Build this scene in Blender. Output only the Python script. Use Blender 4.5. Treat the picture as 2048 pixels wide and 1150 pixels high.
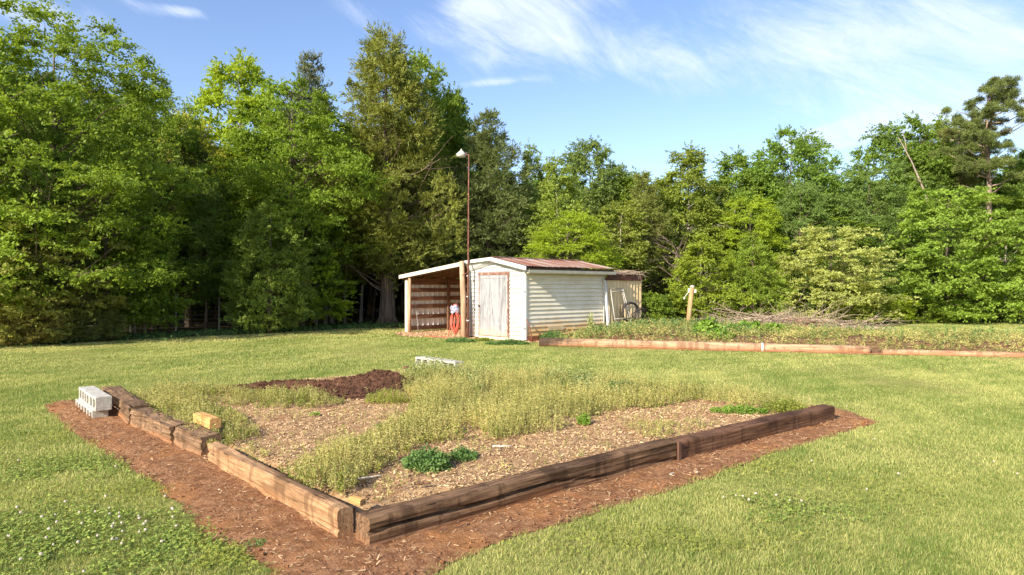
import bpy, math, random
import numpy as np
from mathutils import Vector, Matrix
R = math.radians
S = bpy.context.scene
for o in list(bpy.data.objects): bpy.data.objects.remove(o)
COL = S.collection
rng = np.random.default_rng(7); random.seed(7)

# ------------------------------------------------------------------ camera, sky, sun, exposure
CAMH, F = 1.6, 1365.0
cam = bpy.data.objects.new('camera', bpy.data.cameras.new('camera')); COL.objects.link(cam)
cam.location = (0, 0, CAMH); cam.rotation_euler = (R(90), 0, 0)
cam.data.sensor_width = 36; cam.data.lens = 36*F/2048; cam.data.clip_start = .05; cam.data.clip_end = 2000
S.camera = cam
SUN_EL = R(29); SD = Vector((.62, .785, 0)).normalized()      # horizontal direction the light travels
sl = bpy.data.lights.new('sun', 'SUN'); sl.energy = 3.9; sl.angle = R(.55); sl.color = (1, .91, .76)
sun = bpy.data.objects.new('sun', sl); COL.objects.link(sun)
d = Vector((SD.x*math.cos(SUN_EL), SD.y*math.cos(SUN_EL), -math.sin(SUN_EL)))
sun.rotation_euler = d.to_track_quat('-Z', 'Y').to_euler(); sun.location = (-10, -10, 20)
S.view_settings.view_transform = 'Standard'; S.view_settings.look = 'None'
S.view_settings.exposure = 1.2; S.view_settings.gamma = 1
S.render.engine = 'CYCLES'
S.cycles.use_denoising = True; S.cycles.max_bounces = 8; S.cycles.transparent_max_bounces = 4
S.cycles.diffuse_bounces = 6; S.cycles.glossy_bounces = 2; S.cycles.sample_clamp_indirect = 4

def N(nt, t, **kw):
    n = nt.nodes.new(t)
    for k, v in kw.items():
        if k.startswith('i_'):
            key = k[2:]; key = int(key) if key.isdigit() else key.replace('_', ' ')
            n.inputs[key].default_value = v
        else: setattr(n, k, v)
    return n
def L(nt, a, b): nt.links.new(a, b)
def M(nt, op, a, b=None, clamp=False):
    n = N(nt, 'ShaderNodeMath', operation=op); n.use_clamp = clamp
    for i, v in enumerate((a, b)):
        if v is None: continue
        if isinstance(v, (int, float)): n.inputs[i].default_value = v
        else: L(nt, v, n.inputs[i])
    return n.outputs[0]
def MIX(nt, f, a, b, bt='MIX'):
    n = N(nt, 'ShaderNodeMix', data_type='RGBA', blend_type=bt)
    for i, v in ((0, f), (6, a), (7, b)):
        if isinstance(v, (int, float)): n.inputs[i].default_value = v
        elif isinstance(v, tuple): n.inputs[i].default_value = (*v[:3], 1)
        else: L(nt, v, n.inputs[i])
    return n.outputs[2]
def RAMP(nt, f, a, b):
    n = N(nt, 'ShaderNodeMapRange', interpolation_type='SMOOTHSTEP'); L(nt, f, n.inputs[0])
    n.inputs[1].default_value = a; n.inputs[2].default_value = b
    return n.outputs[0]
def NOISE(nt, vec, scale, detail=4, rough=.55, stretch=None, dist=0):
    if stretch:
        mp = N(nt, 'ShaderNodeMapping'); L(nt, vec, mp.inputs[0]); mp.inputs[3].default_value = stretch; vec = mp.outputs[0]
    n = N(nt, 'ShaderNodeTexNoise'); L(nt, vec, n.inputs['Vector'])
    n.inputs['Scale'].default_value = scale; n.inputs['Detail'].default_value = detail
    n.inputs['Roughness'].default_value = rough; n.inputs['Distortion'].default_value = dist
    return n.outputs[0]

w = bpy.data.worlds.new('World'); S.world = w; w.use_nodes = True
nt = w.node_tree; nt.nodes.clear()
sky = N(nt, 'ShaderNodeTexSky', sky_type='NISHITA'); sky.sun_disc = False; sky.sun_elevation = SUN_EL
sky.sun_rotation = math.atan2(-SD.x, -SD.y); sky.air_density = 1.0; sky.dust_density = 1.0; sky.ozone_density = 1.6
tc = N(nt, 'ShaderNodeTexCoord'); sp = N(nt, 'ShaderNodeSeparateXYZ'); L(nt, tc.outputs['Generated'], sp.inputs[0])
az = M(nt, 'ARCTAN2', sp.outputs[0], sp.outputs[1]); el = M(nt, 'ARCSINE', sp.outputs[2])
cb = N(nt, 'ShaderNodeCombineXYZ'); L(nt, az, cb.inputs[0]); L(nt, el, cb.inputs[1])
def blob(px, py, sx, sy, rot=0):                                  # a cloud bank centred at an azimuth and elevation of the sky dome
    x, z = (px-1024)/F, (575-py)/F
    a0 = math.atan2(x, 1); e0 = math.atan2(z, math.hypot(x, 1)); ca, sa = math.cos(rot), math.sin(rot)
    dx = M(nt, 'SUBTRACT', az, a0); dy = M(nt, 'SUBTRACT', el, e0)
    p = M(nt, 'ADD', M(nt, 'MULTIPLY', dx, ca/sx), M(nt, 'MULTIPLY', dy, sa/sx))
    q = M(nt, 'ADD', M(nt, 'MULTIPLY', dx, -sa/sy), M(nt, 'MULTIPLY', dy, ca/sy))
    r2 = M(nt, 'ADD', M(nt, 'MULTIPLY', p, p), M(nt, 'MULTIPLY', q, q))
    return M(nt, 'POWER', 2.718, M(nt, 'MULTIPLY', r2, -1.0))
mpr = N(nt, 'ShaderNodeMapping'); L(nt, cb.outputs[0], mpr.inputs[0]); mpr.inputs[2].default_value = (0, 0, .5)
n1 = NOISE(nt, mpr.outputs[0], 3.6, 10, .64, (1.0, 3.4, 1), 1.1)
n2 = NOISE(nt, mpr.outputs[0], 10, 9, .7, (1.0, 3.0, 1), .8)
tot = None
for b in ((1010, 45, .10, .055, -.5, 1.25), (1090, 5, .16, .03, .15, .9), (1640, 60, .30, .085, -.05, .85), (1950, 150, .22, .09, .1, 1.1),
          (1250, 110, .12, .035, -.25, .55), (1700, 262, .09, .013, .15, 1.5), (1650, 283, .035, .009, 0, 1.3), (1990, 215, .10, .03, .1, 1.0),
          (70, 22, .10, .022, -.1, 1.1), (300, 12, .07, .012, -.1, .7), (370, 22, .03, .008, 0, .9), (720, 25, .12, .03, -.3, .7),
          (985, 165, .07, .006, .08, .8), (1300, 40, .2, .05, .1, .25)):
    v = M(nt, 'MULTIPLY', blob(*b[:5]), b[5]); tot = v if tot is None else M(nt, 'ADD', tot, v)
tex = M(nt, 'ADD', M(nt, 'MULTIPLY', n1, .65), M(nt, 'MULTIPLY', n2, .35))
msk = M(nt, 'MULTIPLY', RAMP(nt, M(nt, 'ADD', tex, M(nt, 'MULTIPLY', M(nt, 'MINIMUM', tot, 1.3), .30)), .64, 1.08), .80)
back = M(nt, 'MULTIPLY', RAMP(nt, n1, .52, .8), .55)
away = RAMP(nt, sp.outputs[1], .25, -.1)
msk = M(nt, 'MAXIMUM', msk, M(nt, 'MULTIPLY', back, away))
hs = N(nt, 'ShaderNodeHueSaturation'); hs.inputs['Saturation'].default_value = 1.08; hs.inputs['Hue'].default_value = .511; hs.inputs['Value'].default_value = .90
L(nt, sky.outputs[0], hs.inputs['Color'])
cl = MIX(nt, msk, hs.outputs[0], (4.3, 4.6, 5.2))
bg = N(nt, 'ShaderNodeBackground'); L(nt, cl, bg.inputs[0]); bg.inputs[1].default_value = .118
wo = N(nt, 'ShaderNodeOutputWorld'); L(nt, bg.outputs[0], wo.inputs[0])

# ------------------------------------------------------------------ helpers
def tag(o, label=None, cat=None, group=None, kind=None):
    if label: o['label'] = label
    if cat: o['category'] = cat
    if group: o['group'] = group
    if kind: o['kind'] = kind
    return o
def empty(name, loc=(0, 0, 0), rz=0, label=None, cat=None, group=None):
    o = bpy.data.objects.new(name, None); COL.objects.link(o); o.location = loc; o.rotation_euler = (0, 0, rz)
    o.empty_display_size = .2
    return tag(o, label, cat, group)
def copy_tree(o, parent=None):
    c = o.copy(); COL.objects.link(c)
    if parent: c.parent = parent
    for ch in list(o.children): copy_tree(ch, c)
    return c
def G(px, py, z=0.0):                                              # ground point seen at a photo pixel, used as a survey of the site
    Y = (CAMH-z)*F/(py-575.0); return ((px-1024)/F*Y, Y)
def npmesh(name, V, Fc, mat, parent=None, rnd=None, smooth=False):
    """V (n,3), Fc (m,k) same-size faces"""
    me = bpy.data.meshes.new(name); V = np.asarray(V, np.float32); Fc = np.asarray(Fc, np.int32); m, k = Fc.shape
    me.vertices.add(len(V)); me.vertices.foreach_set('co', V.ravel())
    me.loops.add(m*k); me.loops.foreach_set('vertex_index', Fc.ravel())
    me.polygons.add(m); me.polygons.foreach_set('loop_start', np.arange(0, m*k, k, dtype=np.int32))
    me.polygons.foreach_set('loop_total', np.full(m, k, np.int32))
    if rnd is not None:
        a = me.attributes.new('rnd', 'FLOAT', 'FACE'); a.data.foreach_set('value', np.asarray(rnd, np.float32))
    me.polygons.foreach_set('use_smooth', np.full(m, smooth, bool))
    me.update(); me.validate()
    o = bpy.data.objects.new(name, me); COL.objects.link(o)
    if mat: me.materials.append(mat)
    if parent: o.parent = parent
    return o
class MB:
    def __init__(s): s.v = []; s.f = []
    def add(s, vs, fs):
        b = len(s.v); s.v += [tuple(v) for v in vs]; s.f += [tuple(i+b for i in f) for f in fs]; return s
    def box(s, x0, x1, y0, y1, z0, z1):
        return s.add([(x0,y0,z0),(x1,y0,z0),(x1,y1,z0),(x0,y1,z0),(x0,y0,z1),(x1,y0,z1),(x1,y1,z1),(x0,y1,z1)],
                     [(0,3,2,1),(4,5,6,7),(0,1,5,4),(1,2,6,5),(2,3,7,6),(3,0,4,7)])
    def prism(s, prof, y0, y1):                                    # profile in x,z swept along y
        n = len(prof)
        return s.add([(x, y0, z) for x, z in prof]+[(x, y1, z) for x, z in prof],
                     [tuple(range(n))]+[tuple(range(2*n-1, n-1, -1))]+[(i, i+n, (i+1) % n+n, (i+1) % n) for i in range(n)])
    def tube(s, pts, rad, n=8, cap=True):
        pts = [Vector(p) for p in pts]; rad = rad if hasattr(rad, '__len__') else [rad]*len(pts); rings = []; prev = None
        for i, p in enumerate(pts):
            t = (pts[min(i+1, len(pts)-1)]-pts[max(i-1, 0)]).normalized()
            a = (prev-t*prev.dot(t)) if prev is not None else t.cross(Vector((0, 0, 1)) if abs(t.z) < .9 else Vector((1, 0, 0)))
            a.normalize(); prev = a; b = t.cross(a)
            rings.append([p+(a*math.cos(2*math.pi*k/n)+b*math.sin(2*math.pi*k/n))*rad[i] for k in range(n)])
        fs = [(i*n+k, i*n+(k+1) % n, (i+1)*n+(k+1) % n, (i+1)*n+k) for i in range(len(pts)-1) for k in range(n)]
        if cap: fs += [tuple(range(n-1, -1, -1)), tuple(range((len(pts)-1)*n, len(pts)*n))]
        return s.add([v for r in rings for v in r], fs)
    def build(s, name, mat, parent=None, smooth=False, bevel=0, loc=None, rz=0):
        me = bpy.data.meshes.new(name); me.from_pydata(s.v, [], s.f); me.update()
        o = bpy.data.objects.new(name, me); COL.objects.link(o)
        if mat: me.materials.append(mat)
        if smooth:
            for p in me.polygons: p.use_smooth = True
        if parent: o.parent = parent
        if loc: o.location = loc
        if rz: o.rotation_euler = (0, 0, rz)
        if bevel:
            m = o.modifiers.new('bevel', 'BEVEL'); m.width = bevel; m.segments = 2; m.limit_method = 'ANGLE'
        return o
def vnoise(x, y, seed=0, octv=4, f=1.0):                           # cheap smooth noise from sines, about -1..1
    r = np.random.default_rng(seed); out = 0; a = 1; tot = 0
    for o in range(octv):
        for k in range(3):
            th = r.uniform(0, 6.28); ph = r.uniform(0, 6.28); fr = f*r.uniform(.8, 1.3)
            out = out+a*np.sin((x*math.cos(th)+y*math.sin(th))*fr*6.28+ph)/3
        tot += a; a *= .6; f *= 2.0
    return out/tot*1.5
def inpoly(x, y, P):
    x = np.asarray(x); y = np.asarray(y); c = np.zeros(x.shape, bool); j = len(P)-1
    for i in range(len(P)):
        xi, yi = P[i]; xj, yj = P[j]
        c ^= ((yi > y) != (yj > y)) & (x < (xj-xi)*(y-yi)/((yj-yi) or 1e-9)+xi); j = i
    return c
def pdist(x, y, P, closed=True):                                   # distance to polygon outline
    dmin = np.full(np.shape(x), 1e9); n = len(P)
    for i in range(n if closed else n-1):
        ax, ay = P[i]; bx, by = P[(i+1) % n]; dx, dy = bx-ax, by-ay
        t = np.clip(((x-ax)*dx+(y-ay)*dy)/(dx*dx+dy*dy+1e-12), 0, 1)
        dmin = np.minimum(dmin, np.hypot(x-ax-t*dx, y-ay-t*dy))
    return dmin
def sd(x, y, P): dd = pdist(x, y, P); return np.where(inpoly(x, y, P), dd, -dd)

# ------------------------------------------------------------------ materials
def base_mat(name):
    m = bpy.data.materials.new(name); m.use_nodes = True; t = m.node_tree
    return m, t, t.nodes['Principled BSDF']
def nmat(name, c1, c2, scale=5, stretch=None, rough=.8, bump=.2, bscale=None, detail=6, c3=None, s3=1.5, spec=.3, metal=0, lo=.35, hi=.65):
    m, t, p = base_mat(name); tc = N(t, 'ShaderNodeTexCoord'); v = tc.outputs['Object']
    n = NOISE(t, v, scale, detail, .6, stretch)
    c = MIX(t, RAMP(t, n, lo, hi), c1, c2)
    if c3: c = MIX(t, RAMP(t, NOISE(t, v, s3, 5, .6), .5, .68), c, c3)
    L(t, c, p.inputs['Base Color']); p.inputs['Roughness'].default_value = rough; p.inputs['Metallic'].default_value = metal
    p.inputs['Specular IOR Level'].default_value = spec
    if bump:
        b = N(t, 'ShaderNodeBump'); b.inputs['Strength'].default_value = bump; b.inputs['Distance'].default_value = .02
        L(t, NOISE(t, v, bscale or scale*2, 6, .65, stretch), b.inputs['Height']); L(t, b.outputs[0], p.inputs['Normal'])
    return m
def leaf_mat(name, trans=.35, yellow=(1.25, 1.12, .6), dark=.55, light=1.35, rough=.5, spec=.25, useobj=True, col=None, col2=None):
    m = bpy.data.materials.new(name); m.use_nodes = True; t = m.node_tree; p = t.nodes['Principled BSDF']
    at = N(t, 'ShaderNodeAttribute', attribute_name='rnd'); f = at.outputs['Fac']
    if useobj: base = N(t, 'ShaderNodeObjectInfo').outputs['Color']
    else: base = MIX(t, RAMP(t, f, .15, .85), col, col2)
    v = M(t, 'ADD', M(t, 'MULTIPLY', f, light-dark), dark)
    cc = N(t, 'ShaderNodeCombineColor')
    for i in range(3): L(t, v, cc.inputs[i])
    c = MIX(t, 1.0, base, cc.outputs[0], 'MULTIPLY')
    L(t, c, p.inputs['Base Color']); p.inputs['Roughness'].default_value = rough; p.inputs['Specular IOR Level'].default_value = spec
    tr = N(t, 'ShaderNodeBsdfTranslucent'); L(t, MIX(t, 1.0, c, yellow, 'MULTIPLY'), tr.inputs[0])
    mx = N(t, 'ShaderNodeMixShader'); mx.inputs[0].default_value = trans
    L(t, p.outputs[0], mx.inputs[1]); L(t, tr.outputs[0], mx.inputs[2]); L(t, mx.outputs[0], t.nodes['Material Output'].inputs[0])
    return m
FOL = leaf_mat('foliage', trans=.48, dark=.7, light=1.45, yellow=(1.2, 1.12, .6))
NEEDLE = leaf_mat('needle foliage', trans=.32, dark=.5, light=1.4, rough=.6)
BARK = nmat('bark', (.055, .04, .03), (.16, .12, .09), 9, (1, 1, .22), .9, .8, 14)
BARKP = nmat('pale bark', (.20, .17, .135), (.42, .37, .30), 7, (1, 1, .25), .9, .7, 12)
BARKN = nmat('pine bark', (.15, .10, .075), (.36, .27, .21), 6, (1, 1, .4), .9, .8, 9)
BARKC = nmat('cedar bark', (.09, .06, .042), (.24, .175, .13), 9, (1.5, 1.5, .1), .9, .9, 14)

def world_ground(name, kind):
    m, t, p = base_mat(name); g = N(t, 'ShaderNodeNewGeometry'); v = g.outputs['Position']
    big = NOISE(t, v, .35, 5, .6); mid = NOISE(t, v, 1.7, 6, .65); fine = NOISE(t, v, 22, 5, .7, (1, .8, 1))
    c = MIX(t, RAMP(t, mid, .35, .68), (.215, .235, .055), (.34, .31, .10))
    c = MIX(t, M(t, 'MULTIPLY', RAMP(t, big, .48, .68), .7), c, (.31, .26, .10))
    c = MIX(t, M(t, 'MULTIPLY', RAMP(t, fine, .45, .75), .55), c, (.075, .075, .025))
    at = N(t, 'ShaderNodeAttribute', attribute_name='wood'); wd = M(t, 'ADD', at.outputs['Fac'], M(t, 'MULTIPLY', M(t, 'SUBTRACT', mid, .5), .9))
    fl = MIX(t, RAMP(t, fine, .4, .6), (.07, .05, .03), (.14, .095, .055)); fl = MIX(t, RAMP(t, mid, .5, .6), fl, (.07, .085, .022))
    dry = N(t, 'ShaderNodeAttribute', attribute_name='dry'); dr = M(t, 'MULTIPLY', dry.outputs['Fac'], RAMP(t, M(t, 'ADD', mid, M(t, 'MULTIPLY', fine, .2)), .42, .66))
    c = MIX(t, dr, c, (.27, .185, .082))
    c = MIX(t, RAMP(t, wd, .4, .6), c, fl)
    L(t, c, p.inputs['Base Color']); p.inputs['Roughness'].default_value = .95; p.inputs['Specular IOR Level'].default_value = .1
    b = N(t, 'ShaderNodeBump'); b.inputs['Strength'].default_value = .6; b.inputs['Distance'].default_value = .04
    L(t, NOISE(t, v, 14, 8, .75), b.inputs['Height']); L(t, b.outputs[0], p.inputs['Normal'])
    return m
def soil_mat(name, c1, c2, c3, s=12, bump=.7, dist=.03):
    m, t, p = base_mat(name); g = N(t, 'ShaderNodeNewGeometry'); v = g.outputs['Position']
    c = MIX(t, RAMP(t, NOISE(t, v, s, 7, .7), .36, .64), c1, c2)
    c = MIX(t, M(t, 'MULTIPLY', RAMP(t, NOISE(t, v, 1.6, 4, .6), .5, .68), .7), c, c3)
    c = MIX(t, M(t, 'MULTIPLY', RAMP(t, NOISE(t, v, 60, 3, .7), .58, .7), .5), c, tuple(min(1, x*1.8) for x in c2))
    L(t, c, p.inputs['Base Color']); p.inputs['Roughness'].default_value = .95; p.inputs['Specular IOR Level'].default_value = .1
    b = N(t, 'ShaderNodeBump'); b.inputs['Strength'].default_value = bump; b.inputs['Distance'].default_value = dist
    L(t, NOISE(t, v, s*2.2, 8, .75), b.inputs['Height']); L(t, b.outputs[0], p.inputs['Normal'])
    return m
DIRT = soil_mat('red clay dirt', (.24, .108, .05), (.42, .22, .112), (.46, .21, .08), 14, 1.0, .04)
MULCH = soil_mat('wood mulch', (.25, .145, .07), (.50, .33, .175), (.33, .17, .085), 16)
COMPOST = soil_mat('dark compost', (.075, .036, .022), (.16, .08, .048), (.20, .095, .055), 16, 1.0, .04)
CHIP = leaf_mat('wood chips', trans=0, useobj=False, col=(.27, .145, .07), col2=(.70, .50, .28), dark=.7, light=1.1, rough=.85)
STRAW = leaf_mat('straw litter', trans=0, useobj=False, col=(.30, .14, .07), col2=(.62, .43, .25), dark=.6, light=1.0, rough=.85)
GRASS = leaf_mat('lawn grass', trans=.35, useobj=False, col=(.19, .27, .055), col2=(.50, .48, .18), dark=.85, light=1.2, rough=.5, yellow=(1.1, 1.1, .6))
CLOVER = leaf_mat('clover leaves', trans=.25, useobj=False, col=(.14, .22, .038), col2=(.31, .37, .08), dark=.9, light=1.25)
WEED = leaf_mat('weed leaves', trans=.28, useobj=False, col=(.17, .21, .045), col2=(.52, .46, .17), dark=.85, light=1.2)
GRN = leaf_mat('mid green leaves', trans=.25, useobj=False, col=(.06, .14, .035), col2=(.17, .27, .075), dark=.85, light=1.2)
BRG = leaf_mat('bright green leaves', trans=.3, useobj=False, col=(.10, .21, .02), col2=(.26, .38, .06), dark=.85, light=1.2)
YGR = leaf_mat('yellow green leaves', trans=.3, useobj=False, col=(.14, .19, .025), col2=(.34, .36, .07), dark=.85, light=1.2)
SAGE = leaf_mat('sage weed leaves', trans=.2, useobj=False, col=(.17, .23, .065), col2=(.42, .44, .18), dark=.85, light=1.15)

# ------------------------------------------------------------------ plan of the site
BED = [(-.93, 4.30), (3.74, 8.10), (-1.15, 12.85), (-5.62, 9.45)]
dirt_px = [(85, 812), (118, 848), (160, 880), (228, 925), (296, 965), (345, 1008), (383, 1050), (420, 1090), (480, 1118), (540, 1145), (560, 1215), (800, 1200),
           (880, 1142), (980, 1100), (1100, 1062), (1250, 1012), (1400, 962), (1540, 912), (1650, 880), (1762, 845), (1705, 824), (1640, 812)]
DIRTP = [G(*p) for p in dirt_px]+[(1.5, 9), (-3, 10), (-5.6, 9.9), (-6.4, 9.5)]
SH0 = Vector((.38, 20.0, 0)); SHA = R(-46.5)
def SHW(x, y): return (SH0.x+x*math.cos(SHA)-y*math.sin(SHA), SH0.y+x*math.sin(SHA)+y*math.cos(SHA))
SHEDP = [SHW(0, 0), SHW(0, 3.7), SHW(-2.55, 3.7), SHW(-2.55, 0)]
PADP = [SHW(-6.2, -.5), SHW(-4.5, -1.3), SHW(-2.4, -.85), SHW(-.4, -.55), SHW(.35, -.4), SHW(.5, .8), SHW(-.1, 3), SHW(-6.1, 3.6)]
GARDEN = [(.95, 18.75), (8.4, 16.65), (12.2, 15.6), (17, 14.7), (18.5, 18.6), (14, 20.4), (10.6, 21.2), (8.6, 25.4), (5.5, 26.2), (3.2, 22.8)]
LOGP = [(.6, 18.7), (2.6, 17.85), (8.6, 16.15), (11.9, 15.35), (17, 14.2), (17, 14.8), (12, 15.9), (8.6, 16.7), (.9, 19)]
TREELINE = [(-60, 16), (-20, 18.3), (-13.5, 19.0), (-11, 21.8), (-8.5, 24.2), (-6, 26.8), (0, 29.3), (6, 29.5), (9, 29.6), (12.5, 30.4), (20, 31.5), (60, 34)]
def tl(x): return np.interp(x, [p[0] for p in TREELINE], [p[1] for p in TREELINE])

# ground: one sheet to the horizon
xs = np.concatenate([[-900, -400, -150, -80, -50], np.arange(-36, 36.1, .4), [50, 80, 150, 400, 900]])
ys = np.concatenate([[-300, -100, -40, -15], np.arange(-4, 48, .4), [55, 70, 100, 200, 500, 1400]])
X, Yg = np.meshgrid(xs, ys); nx, ny = len(xs), len(ys)
Z = np.where((np.abs(X) < 36) & (Yg > 10), .012*vnoise(X, Yg, 3, 2, .15), 0)
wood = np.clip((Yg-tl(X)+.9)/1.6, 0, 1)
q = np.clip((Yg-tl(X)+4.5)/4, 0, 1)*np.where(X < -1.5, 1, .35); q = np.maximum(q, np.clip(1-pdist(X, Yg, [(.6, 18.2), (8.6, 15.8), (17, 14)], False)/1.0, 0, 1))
idx = np.arange(nx*ny).reshape(ny, nx)
Fg = np.stack([idx[:-1, :-1], idx[:-1, 1:], idx[1:, 1:], idx[1:, :-1]], -1).reshape(-1, 4)
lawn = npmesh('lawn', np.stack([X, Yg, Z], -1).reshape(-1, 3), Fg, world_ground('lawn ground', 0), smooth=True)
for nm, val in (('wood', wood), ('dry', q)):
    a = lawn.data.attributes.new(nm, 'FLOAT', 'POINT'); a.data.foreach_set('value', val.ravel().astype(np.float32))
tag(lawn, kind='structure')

def sheet(name, P, step, mat, hfun, noise=.08, nf=1.2, seed=1, smooth=True):
    """a ragged sheet over polygon P; hfun(x,y,sd) gives its height"""
    a = np.array(P); xs = np.arange(a[:, 0].min()-.3, a[:, 0].max()+.3, step); ys = np.arange(a[:, 1].min()-.3, a[:, 1].max()+.3, step)
    X, Y = np.meshgrid(xs, ys); D = sd(X, Y, P)+noise*vnoise(X, Y, seed, 4, nf)
    Z = hfun(X, Y, D); idx = np.arange(X.size).reshape(X.shape)
    q = np.stack([idx[:-1, :-1], idx[:-1, 1:], idx[1:, 1:], idx[1:, :-1]], -1).reshape(-1, 4)
    keep = (D.ravel()[q] > 0).all(1); q = q[keep]; used = np.unique(q); rm = np.full(X.size, -1); rm[used] = np.arange(len(used))
    V = np.stack([X, Y, Z], -1).reshape(-1, 3)[used]
    return npmesh(name, V, rm[q], mat, smooth=smooth)
def dirt_h(x, y, D): return .005+np.clip(D, 0, .2)*.02+(.014*(1+vnoise(x, y, 21, 4, 1.1))+.008*(1+vnoise(x, y, 22, 4, 5)))*np.clip(D/.2, 0, 1)
tag(sheet('dirt_path', DIRTP, .024, DIRT, dirt_h, .05, .9, 5), kind='structure')
def bedh(x, y):
    h = .125+.02*vnoise(x, y, 31, 4, .6)
    h = h-.05*np.clip((.8-np.hypot(x+.9, y-4.4))/.8, 0, 1)
    return h
def bed_f(x, y, D): return np.where(D > 0, bedh(x, y)*np.clip(.25+D/.12, 0, 1), 0)+.012*vnoise(x, y, 33, 2, 4)
BEDI = [(-.93, 4.52), (3.5, 8.12), (-1.15, 12.75), (-5.35, 9.35)]
tag(sheet('garden_bed_soil', BEDI, .04, MULCH, bed_f, .03, 1, 6), kind='structure')
def gardh(x, y):
    D = sd(x, y, GARDEN); return np.clip(D/.9, 0, 1)*(.25+.05*vnoise(x, y, 41, 3, .22))*np.clip((28.5-y)/5, .15, 1)+.006
GSOIL = soil_mat('garden soil', (.12, .06, .035), (.24, .14, .075), (.17, .14, .05), 9)
tag(sheet('garden_soil', GARDEN, .12, GSOIL, lambda x, y, D: gardh(x, y), .1, .5, 7), kind='structure')
PADM = soil_mat('orange mulch pad', (.36, .19, .10), (.62, .40, .24), (.40, .20, .10), 14)
tag(sheet('mulch_pad', PADP, .06, PADM, lambda x, y, D: .008+.01*np.clip(D, 0, .5), .12, .7, 8), kind='structure')
tag(sheet('clay_edge', LOGP, .06, soil_mat('orange clay', (.30, .13, .06), (.50, .26, .13), (.42, .17, .07)), lambda x, y, D: .010+.008*np.clip(D/.2, 0, 1), .09, .6, 9), kind='structure')

# ------------------------------------------------------------------ blades, leaves
def leaves_quads(P, A, B):
    """rhombus leaves: centre P, half axes A (long) and B (short)"""
    n = len(P); V = np.empty((n, 4, 3), np.float32)
    V[:, 0] = P-A; V[:, 1] = P+B-A*.1; V[:, 2] = P+A; V[:, 3] = P-B-A*.1
    return V.reshape(-1, 3), np.arange(n*4, dtype=np.int32).reshape(n, 4)
def unit(v): return v/(np.linalg.norm(v, axis=-1, keepdims=True)+1e-9)
def rvec(n, r=rng): return unit(r.normal(size=(n, 3)))

HOLES = [(DIRTP, .07), (BEDI, 0), (SHEDP, 0)]
def on_lawn(x, y, edge=.06):
    nz = .09*vnoise(x, y, 51, 4, 1.1)
    ok = (sd(x, y, DIRTP)+nz+.05*vnoise(x, y, 5, 4, .9)*0 < rng.uniform(-.02, .09, np.shape(x)))
    ok &= sd(x, y, BED) < 0; ok &= sd(x, y, SHEDP) < 0
    ok &= sd(x, y, PADP)+nz*2 < 0; ok &= sd(x, y, LOGP)+nz < 0; ok &= sd(x, y, GARDEN) < 0
    ok &= y < tl(x)+.6*vnoise(x, y*0, 52, 3, .3)-.4
    return ok
Vs, Fs, Rs = [], [], []; off = 0
for (y0, y1, dens, hh, ww) in ((3.5, 5.6, 14000, .024, .0030), (5.6, 8.5, 7500, .025, .0044), (8.5, 13, 4600, .026, .0056), (13, 20, 2100, .027, .0088), (20, 31, 700, .030, .017)):
    area = (y1-y0)*(y1*1.56+1.2); n = int(area*dens)
    y = rng.uniform(y0, y1, n); x = rng.uniform(-.5, .5, n)*(y1*1.56+1.2)
    k = (np.abs(x) < y*.78+.35); x, y = x[k], y[k]
    dens_n = vnoise(x, y, 61, 4, .5)
    k = on_lawn(x, y) & (rng.uniform(0, 1, len(x)) < .80+.25*dens_n); x, y = x[k], y[k]; n = len(x)
    tall = vnoise(x, y, 62, 3, .35)
    clump = vnoise(x, y, 65, 3, 3.2); h = hh*rng.uniform(.45, 1.5, n)*(1+.30*tall+.35*clump); th = rng.uniform(0, 6.283, n); lean = rng.uniform(.15, .95, n)*h; ld = rng.uniform(0, 6.283, n)
    cx, sx = np.cos(th)*ww*.5, np.sin(th)*ww*.5; lx, ly = np.cos(ld)*lean, np.sin(ld)*lean
    V = np.empty((n, 5, 3), np.float32); z0 = np.full(n, -.004)
    V[:, 0] = np.stack([x-cx, y-sx, z0], -1); V[:, 1] = np.stack([x+cx, y+sx, z0], -1)
    V[:, 2] = np.stack([x-cx*.8+lx*.35, y-sx*.8+ly*.35, h*.6], -1); V[:, 3] = np.stack([x+cx*.8+lx*.35, y+sx*.8+ly*.35, h*.6], -1)
    V[:, 4] = np.stack([x+lx, y+ly, h], -1)
    b = off+np.arange(n)[:, None]*5
    Fs.append(np.concatenate([b+np.array([0, 1, 3]), b+np.array([0, 3, 2]), b+np.array([2, 3, 4])], 0)); Vs.append(V.reshape(-1, 3)); off += n*5
    patch = .55+.32*vnoise(x, y, 63, 5, .28)+.22*vnoise(x, y, 64, 4, 1.7); dryb = np.clip((y-tl(x)+5.5)/5, 0, 1)*.45*(x < -1.5)*np.clip(.6+vnoise(x, y, 66, 3, .5), 0, 1)
    rr = np.clip(patch*.75+rng.uniform(-.30, .40, n)*(1 if y0 < 8 else .7)+dryb+.3*(rng.uniform(0, 1, n) < .08), 0, 1); Rs.append(np.tile(rr, 3))
tag(npmesh('grass', np.concatenate(Vs), np.concatenate(Fs), GRASS, rnd=np.concatenate(Rs)), 'short mown lawn grass with pale and yellow patches', 'grass', kind='stuff')

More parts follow.
